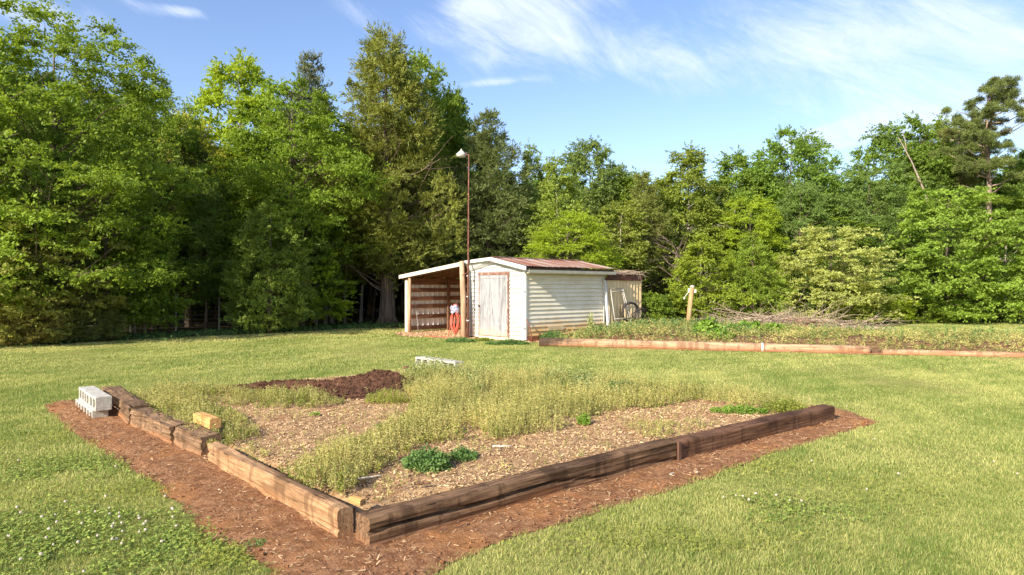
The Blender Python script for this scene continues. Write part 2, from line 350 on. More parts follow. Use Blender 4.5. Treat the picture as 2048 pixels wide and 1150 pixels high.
# clover patches at the lower left and beyond the right timbers
def clover(n, cx, cy, sx, sy, seed):
    r = np.random.default_rng(seed); x = r.normal(cx, sx, n); y = r.normal(cy, sy, n)
    k = on_lawn(x, y) & (vnoise(x, y, seed, 3, .7) > -.25); x, y = x[k], y[k]; n = len(x); z = r.uniform(.018, .036, n)
    Nn = unit(np.stack([r.normal(0, .35, n), r.normal(0, .35, n), np.ones(n)], -1)); A = unit(np.cross(Nn, rvec(n, r))); B = np.cross(Nn, A)
    P0 = np.stack([x, y, z], -1); P, AA, BB = [], [], []
    for k in range(3):
        c, s = math.cos(k*2.094), math.sin(k*2.094); dd = A*c+B*s; P.append(P0+dd*.0068); AA.append(dd*.0072); BB.append(np.cross(Nn, dd)*.006)
    return np.concatenate(P), np.concatenate(AA), np.concatenate(BB)
cc = [clover(5000, -2.9, 4.5, .75, .45, 71), clover(2600, -3.9, 6.0, .4, .3, 72), clover(900, 1.9, 4.9, .3, .2, 73), clover(3000, -2.4, 4.1, .5, .25, 74)]
P, A, B = [np.concatenate(q) for q in zip(*cc)]; V, Fq = leaves_quads(P, A, B)
tag(npmesh('clover', V, Fq, CLOVER, rnd=rng.uniform(0, 1, len(Fq))), 'three leaved green clover spreading through the lawn', 'clover', kind='stuff')

cc = [clover(2600, -1.75, 4.05, .28, .16, 75), clover(1800, -3.0, 5.5, .35, .25, 76), clover(1300, -4.6, 7.4, .4, .3, 77), clover(1500, .9, 4.3, .5, .2, 78), clover(1500, 3.2, 5.4, .6, .35, 79), clover(900, 2.2, 6.1, .3, .2, 80)]
P, A, B = [np.concatenate(q) for q in zip(*cc)]; V, Fq = leaves_quads(P, A*.8, B*.8)
tag(npmesh('creeping_weed', V, Fq, YGR, rnd=rng.uniform(.3, 1, len(Fq))), 'yellowish creeping broadleaf weed in patches along the lawn edge', 'weed', kind='stuff')
# ------------------------------------------------------------------ litter on dirt and bed
def scatter_poly(P, n, r, inner=0):
    a = np.array(P); x = r.uniform(a[:, 0].min(), a[:, 0].max(), n); y = r.uniform(a[:, 1].min(), a[:, 1].max(), n)
    k = sd(x, y, P) > inner; return x[k], y[k]
def chips(name, x, y, z, lmin, lmax, wmin, wmax, mat, label, cat, tilt=.35, seed=1):
    r = np.random.default_rng(seed); n = len(x); Nn = unit(np.stack([r.normal(0, tilt, n), r.normal(0, tilt, n), np.ones(n)], -1))
    A = unit(np.cross(Nn, rvec(n, r))); B = np.cross(Nn, A); l = r.uniform(lmin, lmax, n)[:, None]/2; w_ = r.uniform(wmin, wmax, n)[:, None]/2; t = (w_*.35)*Nn
    P = np.stack([x, y, z+.006], -1); V = np.empty((n, 8, 3), np.float32)
    for k, (s1, s2, s3) in enumerate(((-1,-1,-1),(1,-.7,-1),(1,.7,-1),(-1,1,-1),(-1,-1,1),(1,-.7,1),(1,.7,1),(-1,1,1))): V[:, k] = P+A*l*s1+B*w_*s2+t*s3
    b = np.arange(n)[:, None]*8; fs = np.concatenate([b+np.array(q) for q in ((4,5,6,7),(0,1,5,4),(1,2,6,5),(2,3,7,6),(3,0,4,7))])
    rr = np.tile(np.clip(r.normal(.5, .28, n), 0, 1), 5)
    return tag(npmesh(name, V.reshape(-1, 3), fs, mat, rnd=rr), label, cat, kind='stuff')
r1 = np.random.default_rng(81)
x, y = scatter_poly(BEDI, 110000, r1, .02); k = r1.uniform(0, 1, len(x)) < .62+.5*vnoise(x, y, 88, 4, .8); x, y = x[k], y[k]; chips('mulch_chips', x, y, bedh(x, y), .007, .042, .003, .012, CHIP, 'tan wood chip mulch covering the raised garden bed', 'mulch', .5, 82)
x, y = scatter_poly(DIRTP, 52000, r1, .03); k = sd(x, y, BED) < .02; x, y = x[k], y[k]
k = r1.uniform(0, 1, len(x)) < .5+.5*vnoise(x, y, 85, 3, .8); x, y = x[k], y[k]
chips('dirt_litter', x, y, np.full(len(x), .034), .006, .045, .0018, .007, STRAW, 'straw and bark litter strewn over the red dirt', 'litter', .3, 83)
x, y = scatter_poly(PADP, 9000, r1, .02); k = sd(x, y, SHEDP) < 0; x, y = x[k], y[k]
chips('pad_litter', x, y, np.full(len(x), .012), .02, .08, .01, .03, CHIP, 'orange bark chips spread before the lean-to', 'mulch', .4, 84)
# clods of red dirt and stones
def clods(name, x, y, z, smin, smax, mat, label, cat, seed):
    r = np.random.default_rng(seed); n = len(x); o6 = np.array([(1,0,0),(-1,0,0),(0,1,0),(0,-1,0),(0,0,1),(0,0,-1)], float)
    V = o6[None]*r.uniform(smin, smax, (n, 1, 1))*r.uniform(.6, 1.2, (n, 6, 1)); a = r.uniform(0, 6.28, n); c, s = np.cos(a)[:, None], np.sin(a)[:, None]
    V = np.stack([V[..., 0]*c-V[..., 1]*s, V[..., 0]*s+V[..., 1]*c, V[..., 2]*.75], -1)+np.stack([x, y, z], -1)[:, None]
    t = np.array([(0,2,4),(2,1,4),(1,3,4),(3,0,4),(2,0,5),(1,2,5),(3,1,5),(0,3,5)]); Fc = (np.arange(n)[:, None, None]*6+t[None]).reshape(-1, 3)
    return tag(npmesh(name, V.reshape(-1, 3), Fc, mat), label, cat, kind='stuff')
x, y = scatter_poly(DIRTP, 34000, r1, .03); k = sd(x, y, BED) < 0; x, y = x[k], y[k]; k = r1.uniform(0, 1, len(x)) < .45+.6*vnoise(x, y, 87, 4, .9); x, y = x[k], y[k]
clods('dirt_clods', x, y, np.full(len(x), .024), .004, .019, DIRT, 'small red clay clods on the dirt around the bed', 'dirt', 86)

# ------------------------------------------------------------------ compost heap
def heap_h(x, y):
    h = 0
    for cx, cy, sx, sy, a, rot in ((-1.95, 10.2, .55, .42, .22, .2), (-2.9, 9.9, .75, .32, .11, .15), (-3.75, 9.7, .5, .25, .09, .3), (-2.3, 9.3, .4, .4, .10, 0), (-3.3, 10.4, .9, .25, .06, 0.3)):
        c, s = math.cos(rot), math.sin(rot); u = ((x-cx)*c+(y-cy)*s)/sx; v = (-(x-cx)*s+(y-cy)*c)/sy; h = h+a*np.exp(-(u*u+v*v))
    return h
HP = [(-4.6, 9.3), (-2.6, 8.7), (-1.5, 8.95), (-1.1, 10.1), (-1.6, 11.0), (-3.6, 10.9), (-4.7, 10.1)]
def heap_f(x, y, D): return bedh(x, y)-.02+np.clip(D/.25, 0, 1)*heap_h(x, y)*(1+.25*vnoise(x, y, 91, 4, 1.5))+.012*vnoise(x, y, 92, 3, 5)
heap = sheet('compost_heap', HP, .03, COMPOST, heap_f, .12, .8, 10, smooth=False)
tag(heap, 'low mound of dark brown compost on the far side of the raised bed', 'compost heap')
x, y = scatter_poly(HP, 3800, r1, .05); z = heap_f(x, y, sd(x, y, HP))
k = heap_h(x, y) > .045; x, y, z = x[k], y[k], z[k]
clods('compost_clods', x, y, z+.005, .008, .03, COMPOST, 'crumbly dark clods on the compost mound', 'compost', 93)

# ------------------------------------------------------------------ railway sleepers (timbers)
def wood_mat(name, c1, c2, stain, stain_amt=.6, zt=.09, grain=44):
    m, t, p = base_mat(name); tc = N(t, 'ShaderNodeTexCoord'); v = tc.outputs['Object']
    g = NOISE(t, v, grain, 8, .7, (.06, 1, 1)); g2 = NOISE(t, v, 3.2, 6, .65, (.35, 1, 1)); cr = NOISE(t, v, 34, 4, .6, (.035, 1, 1), .3); ks = NOISE(t, v, 5, 5, .7, (1.1, 1, .12))
    c = MIX(t, RAMP(t, g, .34, .66), c1, c2); c = MIX(t, M(t, 'MULTIPLY', RAMP(t, g2, .48, .68), .65), c, tuple(x*.45 for x in c1))
    c = MIX(t, M(t, 'MULTIPLY', RAMP(t, ks, .50, .58), .55), c, tuple(x*.4 for x in c1))
    sp = N(t, 'ShaderNodeSeparateXYZ'); L(t, v, sp.inputs[0])
    zz = M(t, 'SUBTRACT', zt, sp.outputs[2]); zz = M(t, 'ADD', M(t, 'MULTIPLY', zz, 9), M(t, 'MULTIPLY', M(t, 'SUBTRACT', g2, .5), 2.4))
    c = MIX(t, M(t, 'MULTIPLY', RAMP(t, zz, -.3, .8), stain_amt), c, stain)
    crk = M(t, 'MAXIMUM', RAMP(t, cr, .63, .68), RAMP(t, NOISE(t, v, 60, 3, .6, (.05, 1, 1), .2), .66, .70)); c = MIX(t, crk, c, (.012, .008, .005))
    L(t, c, p.inputs['Base Color']); p.inputs['Roughness'].default_value = .9; p.inputs['Specular IOR Level'].default_value = .15
    b = N(t, 'ShaderNodeBump'); b.inputs['Strength'].default_value = .8; b.inputs['Distance'].default_value = .007
    L(t, M(t, 'SUBTRACT', g, M(t, 'MULTIPLY', crk, .8)), b.inputs['Height']); L(t, b.outputs[0], p.inputs['Normal'])
    return m
TIE_D = wood_mat('creosote timber', (.085, .046, .026), (.25, .148, .082), (.34, .155, .07), .6)
TIE_R = wood_mat('red brown timber', (.10, .05, .03), (.21, .108, .062), (.26, .115, .055), .4)
TIE_O = wood_mat('weathered orange timber', (.25, .135, .068), (.44, .27, .145), (.40, .19, .085), .6)
TIE_B = wood_mat('rotten timber', (.13, .078, .045), (.29, .18, .105), (.42, .19, .085), .7)
def timber(name, x0, y0, x1, y1, wid, h, mat, label, seed=0, z=-.02, crack=.0, rough=.006, rot=None, grp='timbers edging the raised garden bed', inward=1, crz=.48, dz=0):
    """beam whose outer bottom edge runs from (x0,y0) to (x1,y1); inward = +1 puts the width on the left of that run"""
    Ld = math.hypot(x1-x0, y1-y0); a = math.atan2(y1-y0, x1-x0); nL = max(8, int(Ld/.025)); r = np.random.default_rng(seed)
    NZ, NYY = 15, 6; prof = []
    bv = .007
    for i in range(NZ): prof.append((0, i/(NZ-1)))
    for i in range(1, NYY): prof.append((i/(NYY-1), 1))
    for i in range(NZ-2, -1, -1): prof.append((1, i/(NZ-1)))
    for i in range(NYY-2, 0, -1): prof.append((i/(NYY-1), 0))
    npf = len(prof); V = []
    for i in range(nL+1):
        s = i/nL*Ld
        ztop = h*(1+.05*vnoise(np.array(s), np.array(0.), seed+1, 3, .5))+dz*i/nL
        for (py_, pz) in prof:
            yy = py_*wid; zz = pz*ztop
            if py_ in (0, 1) and pz in (0, 1): yy += bv*(1 if py_ == 0 else -1); zz -= bv*(1 if pz == 1 else -1)
            nn = float(vnoise(np.array(s*.9+py_*.7), np.array(pz*.9+py_), seed+2, 5, .55))*rough*.5
            nn2 = float(vnoise(np.array(s*.45), np.array(pz*3.2+py_*5.1), seed+3, 4, 1))*rough*1.1
            if py_ == 0: yy += nn+nn2
            elif py_ == 1: yy -= nn
            if pz == 1: zz += (nn+nn2)*.9
            if crack and py_ == 0 and 0 < pz < 1:
                cz = crz+.16*math.sin(s*1.3+seed)+.05*math.sin(s*5+seed)
                dpt = math.exp(-((pz-cz)/.036)**2)*crack*1.7*max(0, min(1, 1.2*float(vnoise(np.array(s), np.array(.3), seed+5, 3, .35))+.75)); yy += dpt
            if rot:
                for (c0, wd, dp) in rot:
                    e = math.exp(-((s-c0)/wd)**2)
                    if py_ == 0: yy += e*dp*(.5+.5*pz)
                    if pz == 1: zz -= e*dp*.8
            V.append((s, yy*inward, zz))
    V = np.array(V); q = []
    for i in range(nL):
        for k in range(npf): a0, a1 = i*npf+k, i*npf+(k+1) % npf; q.append((a0, a1, a1+npf, a0+npf) if inward < 0 else (a0, a0+npf, a1+npf, a1))
    me = bpy.data.meshes.new(name); me.from_pydata([tuple(v) for v in V], [], q+[tuple(range(npf)) if inward > 0 else tuple(range(npf-1, -1, -1)), tuple(range(nL*npf, nL*npf+npf)) if inward < 0 else tuple(range(nL*npf+npf-1, nL*npf-1, -1))]); me.update()
    me.materials.append(mat); o = bpy.data.objects.new(name, me); COL.objects.link(o); o.location = (x0, y0, z); o.rotation_euler = (0, 0, a)
    return tag(o, label, 'timber', grp)
timber('railway_sleeper', -.865, 4.14, 1.49, 6.18, .17, .225, TIE_D, 'long dark brown cracked timber at the near right edge of the raised bed', 101, crack=.03, inward=1, rough=.008)
timber('railway_sleeper', 1.515, 6.20, 3.83, 8.10, .185, .215, TIE_R, 'smooth reddish brown timber forming the right end of the raised bed', 102, rough=.004, inward=1)
timber('railway_sleeper', -2.76, 6.19, -1.10, 4.30, .11, .225, TIE_O, 'orange tan split timber at the near left edge meeting the front corner', 103, z=-.035, rough=.007, inward=1, crack=.012, crz=.5)
timber('railway_sleeper', -3.40, 6.83, -2.90, 6.36, .20, .235, TIE_B, 'short rotting brown timber on the left edge under the loose orange offcut', 104, rough=.015, rot=[(.02, .05, .03)], inward=1)
timber('railway_sleeper', -4.36, 7.78, -3.425, 6.85, .21, .235, TIE_B, 'crumbling hollow brown timber in the middle of the left edge', 105, rough=.02, rot=[(.32, .07, .07), (.9, .1, .03), (.60, .05, .03)], inward=1)
timber('railway_sleeper', -5.62, 9.35, -4.385, 7.81, .23, .255, TIE_B, 'dark weathered timber on the left edge beside the stack of concrete blocks', 106, rough=.012, crack=.02, inward=1)
timber('railway_sleeper', -2.02, 12.55, -.80, 11.30, .2, .165, TIE_R, 'reddish timber at the far corner under the row of concrete blocks', 107, rough=.006, inward=1)
# vertical check stakes seen at the joint of the two right timbers
STK = nmat('stake wood', (.09, .045, .028), (.17, .09, .055), 12, (1, 1, .2), .9, .5)
s_ = MB(); a = math.atan2(2.04, 2.355)
s_.box(-.02, .02, -.012, .012, 0, .205); tag(s_.build('stake', STK, bevel=.003, loc=(1.512, 6.172, 0), rz=a), 'thin rusty brown stake upright at the joint of the two right timbers', 'stake')
# offcut of orange lumber
OC = wood_mat('fresh offcut wood', (.48, .25, .085), (.66, .38, .15), (.5, .28, .12), .2)
oc = timber('wood_offcut', -3.28, 7.02, -2.95, 6.66, .105, .10, OC, 'short square orange lumber offcut lying on the rotting left timber', 120, z=.213, rough=.002, inward=1, grp=None); oc['category'] = 'offcut'
oc2 = timber('wood_scrap', -1.09, 4.56, -1.0, 4.49, .05, .04, OC, 'small pale wood scrap lying behind the front corner of the bed', 121, z=.16, rough=.004, inward=1, grp=None); oc2['category'] = 'wood scrap'
def stick(px, py, qx, qy, r, mat, label, z=.03, name='stick'):
    a0 = G(px, py, z); a1 = G(qx, qy, z); m = MB(); n = 6
    pts = [(0, 0, 0)]+[((a1[0]-a0[0])*k/n+random.uniform(-.008, .008), (a1[1]-a0[1])*k/n+random.uniform(-.008, .008), random.uniform(-.003, .006)) for k in range(1, n+1)]
    return tag(m.tube(pts, [r*(1-.4*k/n) for k in range(n+1)], 6).build(name, mat, smooth=True, loc=(a0[0], a0[1], z)), label, 'stick')
PALE = nmat('pale stick', (.45, .38, .28), (.7, .62, .5), 20, None, .8, .3)
BRN = nmat('brown stick', (.10, .05, .03), (.2, .11, .06), 20, None, .9, .4)
stick(1340, 950, 1360, 941, .011, PALE, 'short pale chip of wood on the dirt below the right timbers', .02, 'wood_sliver')
stick(870, 1068, 942, 1048, .013, BRN, 'dark brown stick on the dirt beside the near right timber', .025)
stick(436, 981, 466, 975, .012, PALE, 'tan bark strip on the dirt beside the left timber', .02, 'bark_strip')
stick(690, 962, 762, 951, .010, PALE, 'bleached bent stick on the mulch near the front corner', .16)
stick(985, 893, 1022, 892, .010, PALE, 'pale stick on the mulch beyond the green leafy plant', .16)
stick(832, 968, 862, 966, .012, BRN, 'small dark stick on the mulch in front of the green leafy plant', .16)

# ------------------------------------------------------------------ concrete blocks
CONC = nmat('concrete', (.40, .375, .32), (.54, .51, .45), 18, None, .95, .5, 60, c3=(.42, .38, .31), s3=6, spec=.2)
def block_mesh():
    m = MB(); l, h, dpt = .39, .19, .19; t = .034
    m.box(0, l, 0, dpt, 0, t); m.box(0, l, 0, dpt, h-t, h)
    for x0, x1 in ((0, t), (l/2-t/2, l/2+t/2), (l-t, l)): m.box(x0, x1, .0015, dpt-.0015, t, h-t)
    return m
blk0 = None
def block(x, y, z, rz, label, grp):
    global blk0
    if blk0 is None: o = blk0 = block_mesh().build('concrete_block', CONC, bevel=.004)
    else: o = blk0.copy(); COL.objects.link(o)
    o.location = (x, y, z); o.rotation_euler = (0, 0, rz); o.scale = (.97, .92, .87) if 'stack' in label else (1, 1, 1); return tag(o, label, 'concrete block', grp)
ra = math.atan2(-.75, .66); dx, dy = -.66, .75
names = ['nearest', 'middle', 'farthest']
for lay, z, sh in (('bottom', -.045, (-.02, -.0)), ('top', .122, (0, 0))):
    for k in range(3):
        s0 = .386*(k+1)+(.08 if lay == 'bottom' else 0)
        block(-4.97+dx*s0+sh[0]+(.02*random.uniform(-1, 1) if k else 0), 8.14+dy*s0+sh[1], z, ra+random.uniform(-.02, .02),
              '%s block in the %s layer of the concrete block stack at left' % (names[k], lay), 'concrete blocks stacked at the left timber')
ra = math.atan2(-.74, .67)
for k, nm in enumerate(('left', 'middle', 'right')):
    block(-1.80+.67*.40*k+.04, 12.42-.74*.40*k, .15, ra+random.uniform(-.03, .03), '%s concrete block of the row on the far corner timber of the bed' % nm, 'concrete blocks on the far timber')

# ------------------------------------------------------------------ weeds
def stems(x, y, z, h, r, nl=12, ll=.021, lw=.0085, lean=.35, spread=.02, up=.5, dome=0):
    """leaf rhombi scattered along leaning stems, plus thin stem blades"""
    n = len(x); ld = r.uniform(0, 6.28, n); ln = r.uniform(0, lean, n)*h; tip = np.stack([np.cos(ld)*ln, np.sin(ld)*ln, h], -1); b = np.stack([x, y, z], -1)
    t = r.uniform(.15, 1, (n, nl)); P = b[:, None]+tip[:, None]*t[..., None]; P[..., 2] += 0
    dr = unit(np.stack([r.normal(size=(n, nl)), r.normal(size=(n, nl)), r.uniform(-.2, 1, (n, nl))*up*2], -1)); P = P+dr*spread*r.uniform(.3, 1, (n, nl, 1))
    A = dr*(ll/2)*r.uniform(.6, 1.3, (n, nl, 1)); Bv = unit(np.cross(dr, r.normal(size=(n, nl, 3))))*(lw/2)
    pn = np.clip(.5+.5*vnoise(x, y, 600, 4, .5), 0, 1); cr = (pn*.45+r.uniform(0, .25, n))[:, None]+r.uniform(0, .3, (n, nl))
    sA = tip/2; sB = unit(np.cross(tip, r.normal(size=(n, 3))))*.0016; sP = b+tip/2
    return np.concatenate([P.reshape(-1, 3), sP]), np.concatenate([A.reshape(-1, 3), sA]), np.concatenate([Bv.reshape(-1, 3), sB]), np.concatenate([cr.ravel(), np.full(n, .75)])
def weed_obj(name, parts, mat, label, cat, kind='stuff', loc=None):
    P, A, B, C = [np.concatenate(q) for q in zip(*parts)]; V, Fq = leaves_quads(P, A, B)
    if loc is not None: V = V-np.array(loc, np.float32)
    o = npmesh(name, V, Fq, mat, rnd=np.clip(C, 0, 1))
    if loc is not None: o.location = loc
    return tag(o, label, cat, kind=kind)
rw = np.random.default_rng(200)
def px_poly(pts, z=.14): return [G(a, b, z) for a, b in pts]
WP_main = px_poly([(600, 975), (690, 985), (745, 950), (800, 915), (850, 888), (985, 880), (1115, 862), (1180, 830), (1290, 815), (1400, 800), (1480, 812), (1600, 820), (1640, 806), (1500, 782), (1420, 772), (1280, 763), (1180, 765), (1060, 757), (930, 752), (810, 745), (790, 765), (830, 800), (800, 850), (700, 890), (630, 920), (560, 945)])
WP_left = px_poly([(235, 795), (330, 850), (395, 885), (450, 895), (520, 870), (490, 835), (440, 815), (400, 800), (500, 815), (640, 815), (700, 805), (640, 790), (480, 785), (430, 775), (330, 775), (270, 785)])
WP_lip = px_poly([(470, 905), (520, 925), (545, 905), (500, 885)])
WP_r = px_poly([(1240, 850), (1300, 880), (1370, 865), (1440, 850), (1330, 845)])
def weeds_in(P, dens, h, seed, thr=-.35, **kw):
    r = np.random.default_rng(seed); a = np.array(P); A_ = (np.ptp(a[:, 0]))*(np.ptp(a[:, 1])); x, y = scatter_poly(P, int(A_*dens), r)
    D = sd(x, y, P); nz = vnoise(x, y, seed, 4, .8); k = (nz > thr) & (sd(x, y, BEDI) > -.25); x, y, D, nz = x[k], y[k], D[k], nz[k]
    cl2 = vnoise(x, y, seed+50, 3, 1.9); hh = h*r.uniform(.45, 1.2, len(x))*(.5+.5*np.clip(D/.25, 0, 1))*(1+.3*nz)*(1+.45*cl2)
    return stems(x, y, bedh(x, y), hh, r, **kw)
weed_obj('weeds', [weeds_in(WP_main, 1000, .21, 201, -.36, nl=14), weeds_in(WP_left, 750, .15, 202, -.45, nl=12), weeds_in(WP_lip, 400, .11, 203, nl=9), weeds_in(WP_r, 420, .12, 204, -.3, nl=10), weeds_in(BEDI, 45, .09, 209, .05, nl=9)],
         WEED, 'yellow green wispy weeds overgrowing the raised bed', 'weeds')
WP_s1 = px_poly([(800, 760), (960, 790), (1000, 765), (900, 745), (815, 742)]); WP_s2 = px_poly([(1080, 775), (1190, 800), (1230, 780), (1190, 762), (1090, 758)]); WP_s3 = px_poly([(330, 785), (420, 790), (440, 775), (350, 770)])
weed_obj('sage_weeds', [weeds_in(WP_s1, 420, .22, 205, -.6, nl=16, ll=.034, lw=.017), weeds_in(WP_s2, 520, .22, 206, -.6, nl=16, ll=.034, lw=.017), weeds_in(WP_s3, 400, .16, 207, -.6, nl=12, ll=.022, lw=.01)],
         SAGE, 'grey green silvery weeds along the back of the raised bed', 'weeds')
x, y = scatter_poly(BEDI, 1700, rw, .1); k = vnoise(x, y, 210, 3, .6) > .0; x, y = x[k], y[k]
weed_obj('seedlings', [stems(x, y, bedh(x, y), rw.uniform(.03, .07, len(x)), rw, nl=8, spread=.02, ll=.02, lw=.01)], WEED, 'small seedlings dotted across the mulch of the bed', 'weeds')
weed_obj('mixed_green_weeds', [weeds_in(WP_main, 90, .15, 211, -.1, nl=14, ll=.030, lw=.014), weeds_in(WP_left, 90, .13, 212, -.1, nl=14, ll=.028, lw=.013)], YGR, 'fresh yellow green weeds mixed through the pale ones in the bed', 'weeds')
weed_obj('tall_pale_weeds', [weeds_in(WP_main, 70, .27, 213, .0, nl=20, ll=.022, lw=.008, spread=.012, lean=.5), weeds_in(WP_left, 60, .20, 214, .0, nl=18, ll=.02, lw=.008, spread=.012, lean=.5)], WEED, 'taller pale seeding weed stalks standing above the others in the bed', 'weeds')
x, y = scatter_poly(WP_main, 1500, rw, .0); n = len(x); ang = rw.uniform(0, 6.28, n); tl_ = rw.uniform(.08, .26, n); tip = np.stack([np.cos(ang)*tl_*.8, np.sin(ang)*tl_*.8, rw.uniform(.02, .16, n)], -1); b0 = np.stack([x, y, bedh(x, y)+.01], -1)
V, Fq = leaves_quads(b0+tip/2, tip/2, unit(np.cross(tip, rw.normal(size=(n, 3))))*.0022); tag(npmesh('dry_stalks', V, Fq, STRAW, rnd=rw.uniform(.5, 1, n)), 'dry straw coloured stalks tangled among the bed weeds', 'stalks', kind='stuff')
# single plants
def plant(name, px, py, z, rx, ry, h, n, mat, label, cat, seed, nl=12, ll=.03, lw=.014, spread=.03, lean=.8, up=.5, grp=None):
    r = np.random.default_rng(seed); X0, Y0 = G(px, py, z); a = r.uniform(0, 6.28, n); q = np.sqrt(r.uniform(0, 1, n)); x, y = X0+np.cos(a)*q*rx, Y0+np.sin(a)*q*ry
    hh = h*(1-.55*q**2)*r.uniform(.7, 1.1, n); P, A, B, C = stems(x, y, np.full(n, z-.01), hh, r, nl, ll, lw, lean*.3, spread, up)
    V, Fq = leaves_quads(P, A, B); V = V-np.array((X0, Y0, z), np.float32); o = npmesh(name, V, Fq, mat, rnd=np.clip(C, 0, 1)); o.location = (X0, Y0, z)
    return tag(o, label, cat, grp)
plant('leafy_plant', 855, 935, .125, .20, .19, .16, 170, GRN, 'rounded mid green leafy plant on the mulch near the front right timber', 'plant', 301, 16, .028, .016, .035)
plant('leafy_plant', 925, 918, .125, .13, .12, .10, 80, GRN, 'smaller sprawling green plant just right of the rounded leafy plant', 'plant', 302, 14, .026, .014, .035)
plant('feathery_herb', 780, 805, .13, .32, .16, .20, 300, YGR, 'feathery yellow green herb clump in front of the compost mound', 'herb', 303, 14, .03, .004, .012, .3, .9)
plant('leafy_plant', 1240, 788, .13, .42, .22, .18, 240, GRN, 'dark green leafy plant among the weeds at the back right of the bed', 'plant', 304, 14, .045, .028, .05)
plant('leafy_plant', 1300, 783, .13, .28, .2, .14, 150, YGR, 'yellow green plant at the back right beside the dark leafy one', 'plant', 305, 12, .04, .018, .04)
plant('leafy_plant', 1478, 825, .13, .33, .15, .09, 200, BRG, 'low bright green plant near the right end of the bed', 'plant', 306, 12, .028, .016, .03)
plant('leafy_plant', 1570, 822, .13, .26, .16, .17, 160, YGR, 'upright yellow green weed clump at the right end of the bed', 'plant', 307, 14, .028, .010, .025)
plant('leafy_plant', 1168, 848, .13, .07, .07, .13, 60, BRG, 'small bright green sprig at the edge of the weeds in the bed', 'plant', 308, 12, .028, .012, .02)
plant('leafy_plant', 630, 830, .13, .05, .05, .05, 20, BRG, 'tiny green sprout alone on the mulch left of centre', 'plant', 309, 8, .02, .012, .02)
plant('leafy_plant', 768, 855, .13, .09, .06, .06, 30, GRN, 'tiny dark green plant on the mulch below the feathery herb', 'plant', 310, 8, .024, .012, .02)
plant('grass_tuft', 510, 1090, .015, .07, .05, .06, 40, GRN, 'small grass tuft growing in the dirt left of the corner', 'grass tuft', 311, 4, .04, .004, .01, .9)
plant('grass_tuft', 457, 1060, .015, .03, .03, .025, 22, GRN, 'tiny round green tuft on the red dirt', 'grass tuft', 312, 8, .012, .008, .01, .9)

# garden beyond the log: weeds and vegetables
rg = np.random.default_rng(230); x, y = scatter_poly(GARDEN, 17000, rg, .05); k = vnoise(x, y, 231, 4, .28) > -.75; k &= (sd(x, y, SHEDP) < -.05); x, y = x[k], y[k]
bare = (np.hypot((x-5.0)/1.1, (y-20.3)/.8) < 1) | (np.hypot((x-15.2)/1.2, (y-18)/.8) < 1); bare |= vnoise(x, y, 236, 3, .35) > .75; x, y = x[~bare], y[~bare]
h = rg.uniform(.05, .20, len(x))*(1+.5*vnoise(x, y, 234, 3, .9))*(1+.6*vnoise(x, y, 232, 3, .4))*np.clip(2.0-x/8, .7, 1.55)
weed_obj('garden_weeds', [stems(x, y, gardh(x, y), np.clip(h, .05, .4), rg, nl=9, ll=.055, lw=.020, spread=.05)], WEED, 'low yellow green weeds covering the garden beyond the log', 'weeds')
k = rg.uniform(0, 1, len(x)) < np.where((x < 7) & (y > 19), .35, .06); x2, y2 = x[k], y[k]
weed_obj('garden_green_weeds', [stems(x2, y2, gardh(x2, y2), rg.uniform(.16, .34, len(x2)), rg, nl=12, ll=.06, lw=.026, spread=.06)], GRN, 'darker green weeds growing along the shed side of the garden', 'weeds')
def gz(px, py):
    z = .2
    for _ in range(4): X0, Y0 = G(px, py, z); z = float(gardh(np.array(X0), np.array(Y0)))
    return z
for i, (px, py, r_, h_, n_, lb) in enumerate(((1415, 672, .38, .50, 80, 'tall bright green leafy vegetable right of the wooden post'), (1465, 668, .30, .25, 70, 'low bright green vegetable clump between two taller ones'),
        (1500, 664, .40, .36, 70, 'bright green leafy vegetable in front of the brush pile'), (1545, 667, .35, .32, 80, 'bright green vegetable at the right end of the leafy row'), (1440, 676, .35, .16, 60, 'flat spreading green vegetable at the front of the leafy row'))):
    z = gz(px, py); plant('vegetable_plant', px, py, z, r_, r_*.7, h_, n_, BRG, lb, 'vegetable plant', 320+i, 9, .15, .09, .09, .6, .5, 'leafy vegetables in the garden')
plant('tall_weed', 1182, 672, .15, .10, .10, .75, 26, SAGE, 'tall grey green weed growing against the shed side wall', 'weed', 330, 26, .07, .03, .06, .25)
plant('tall_weed', 1205, 664, .2, .2, .12, .28, 50, GRN, 'bushy low weed below the downspout of the shed', 'weed', 331, 14, .07, .03, .06)
plant('low_shrub', 1105, 680, .03, .42, .3, .30, 200, GRN, 'dark green weedy bush at the front corner of the shed side wall', 'shrub', 332, 14, .06, .022, .05)
plant('low_shrub', 920, 685, .0, .45, .22, .17, 230, GRN, 'low green weed clump beneath the coiled red hose', 'shrub', 333, 12, .05, .018, .04)
plant('low_shrub', 965, 683, .0, .35, .16, .13, 150, YGR, 'low yellow green weed clump at the left of the shed door', 'shrub', 334, 12, .05, .018, .04)
plant('low_shrub', 1015, 690, .0, .60, .2, .17, 260, GRN, 'low spreading weed mat in front of the shed door sill', 'shrub', 335, 12, .05, .018, .04)

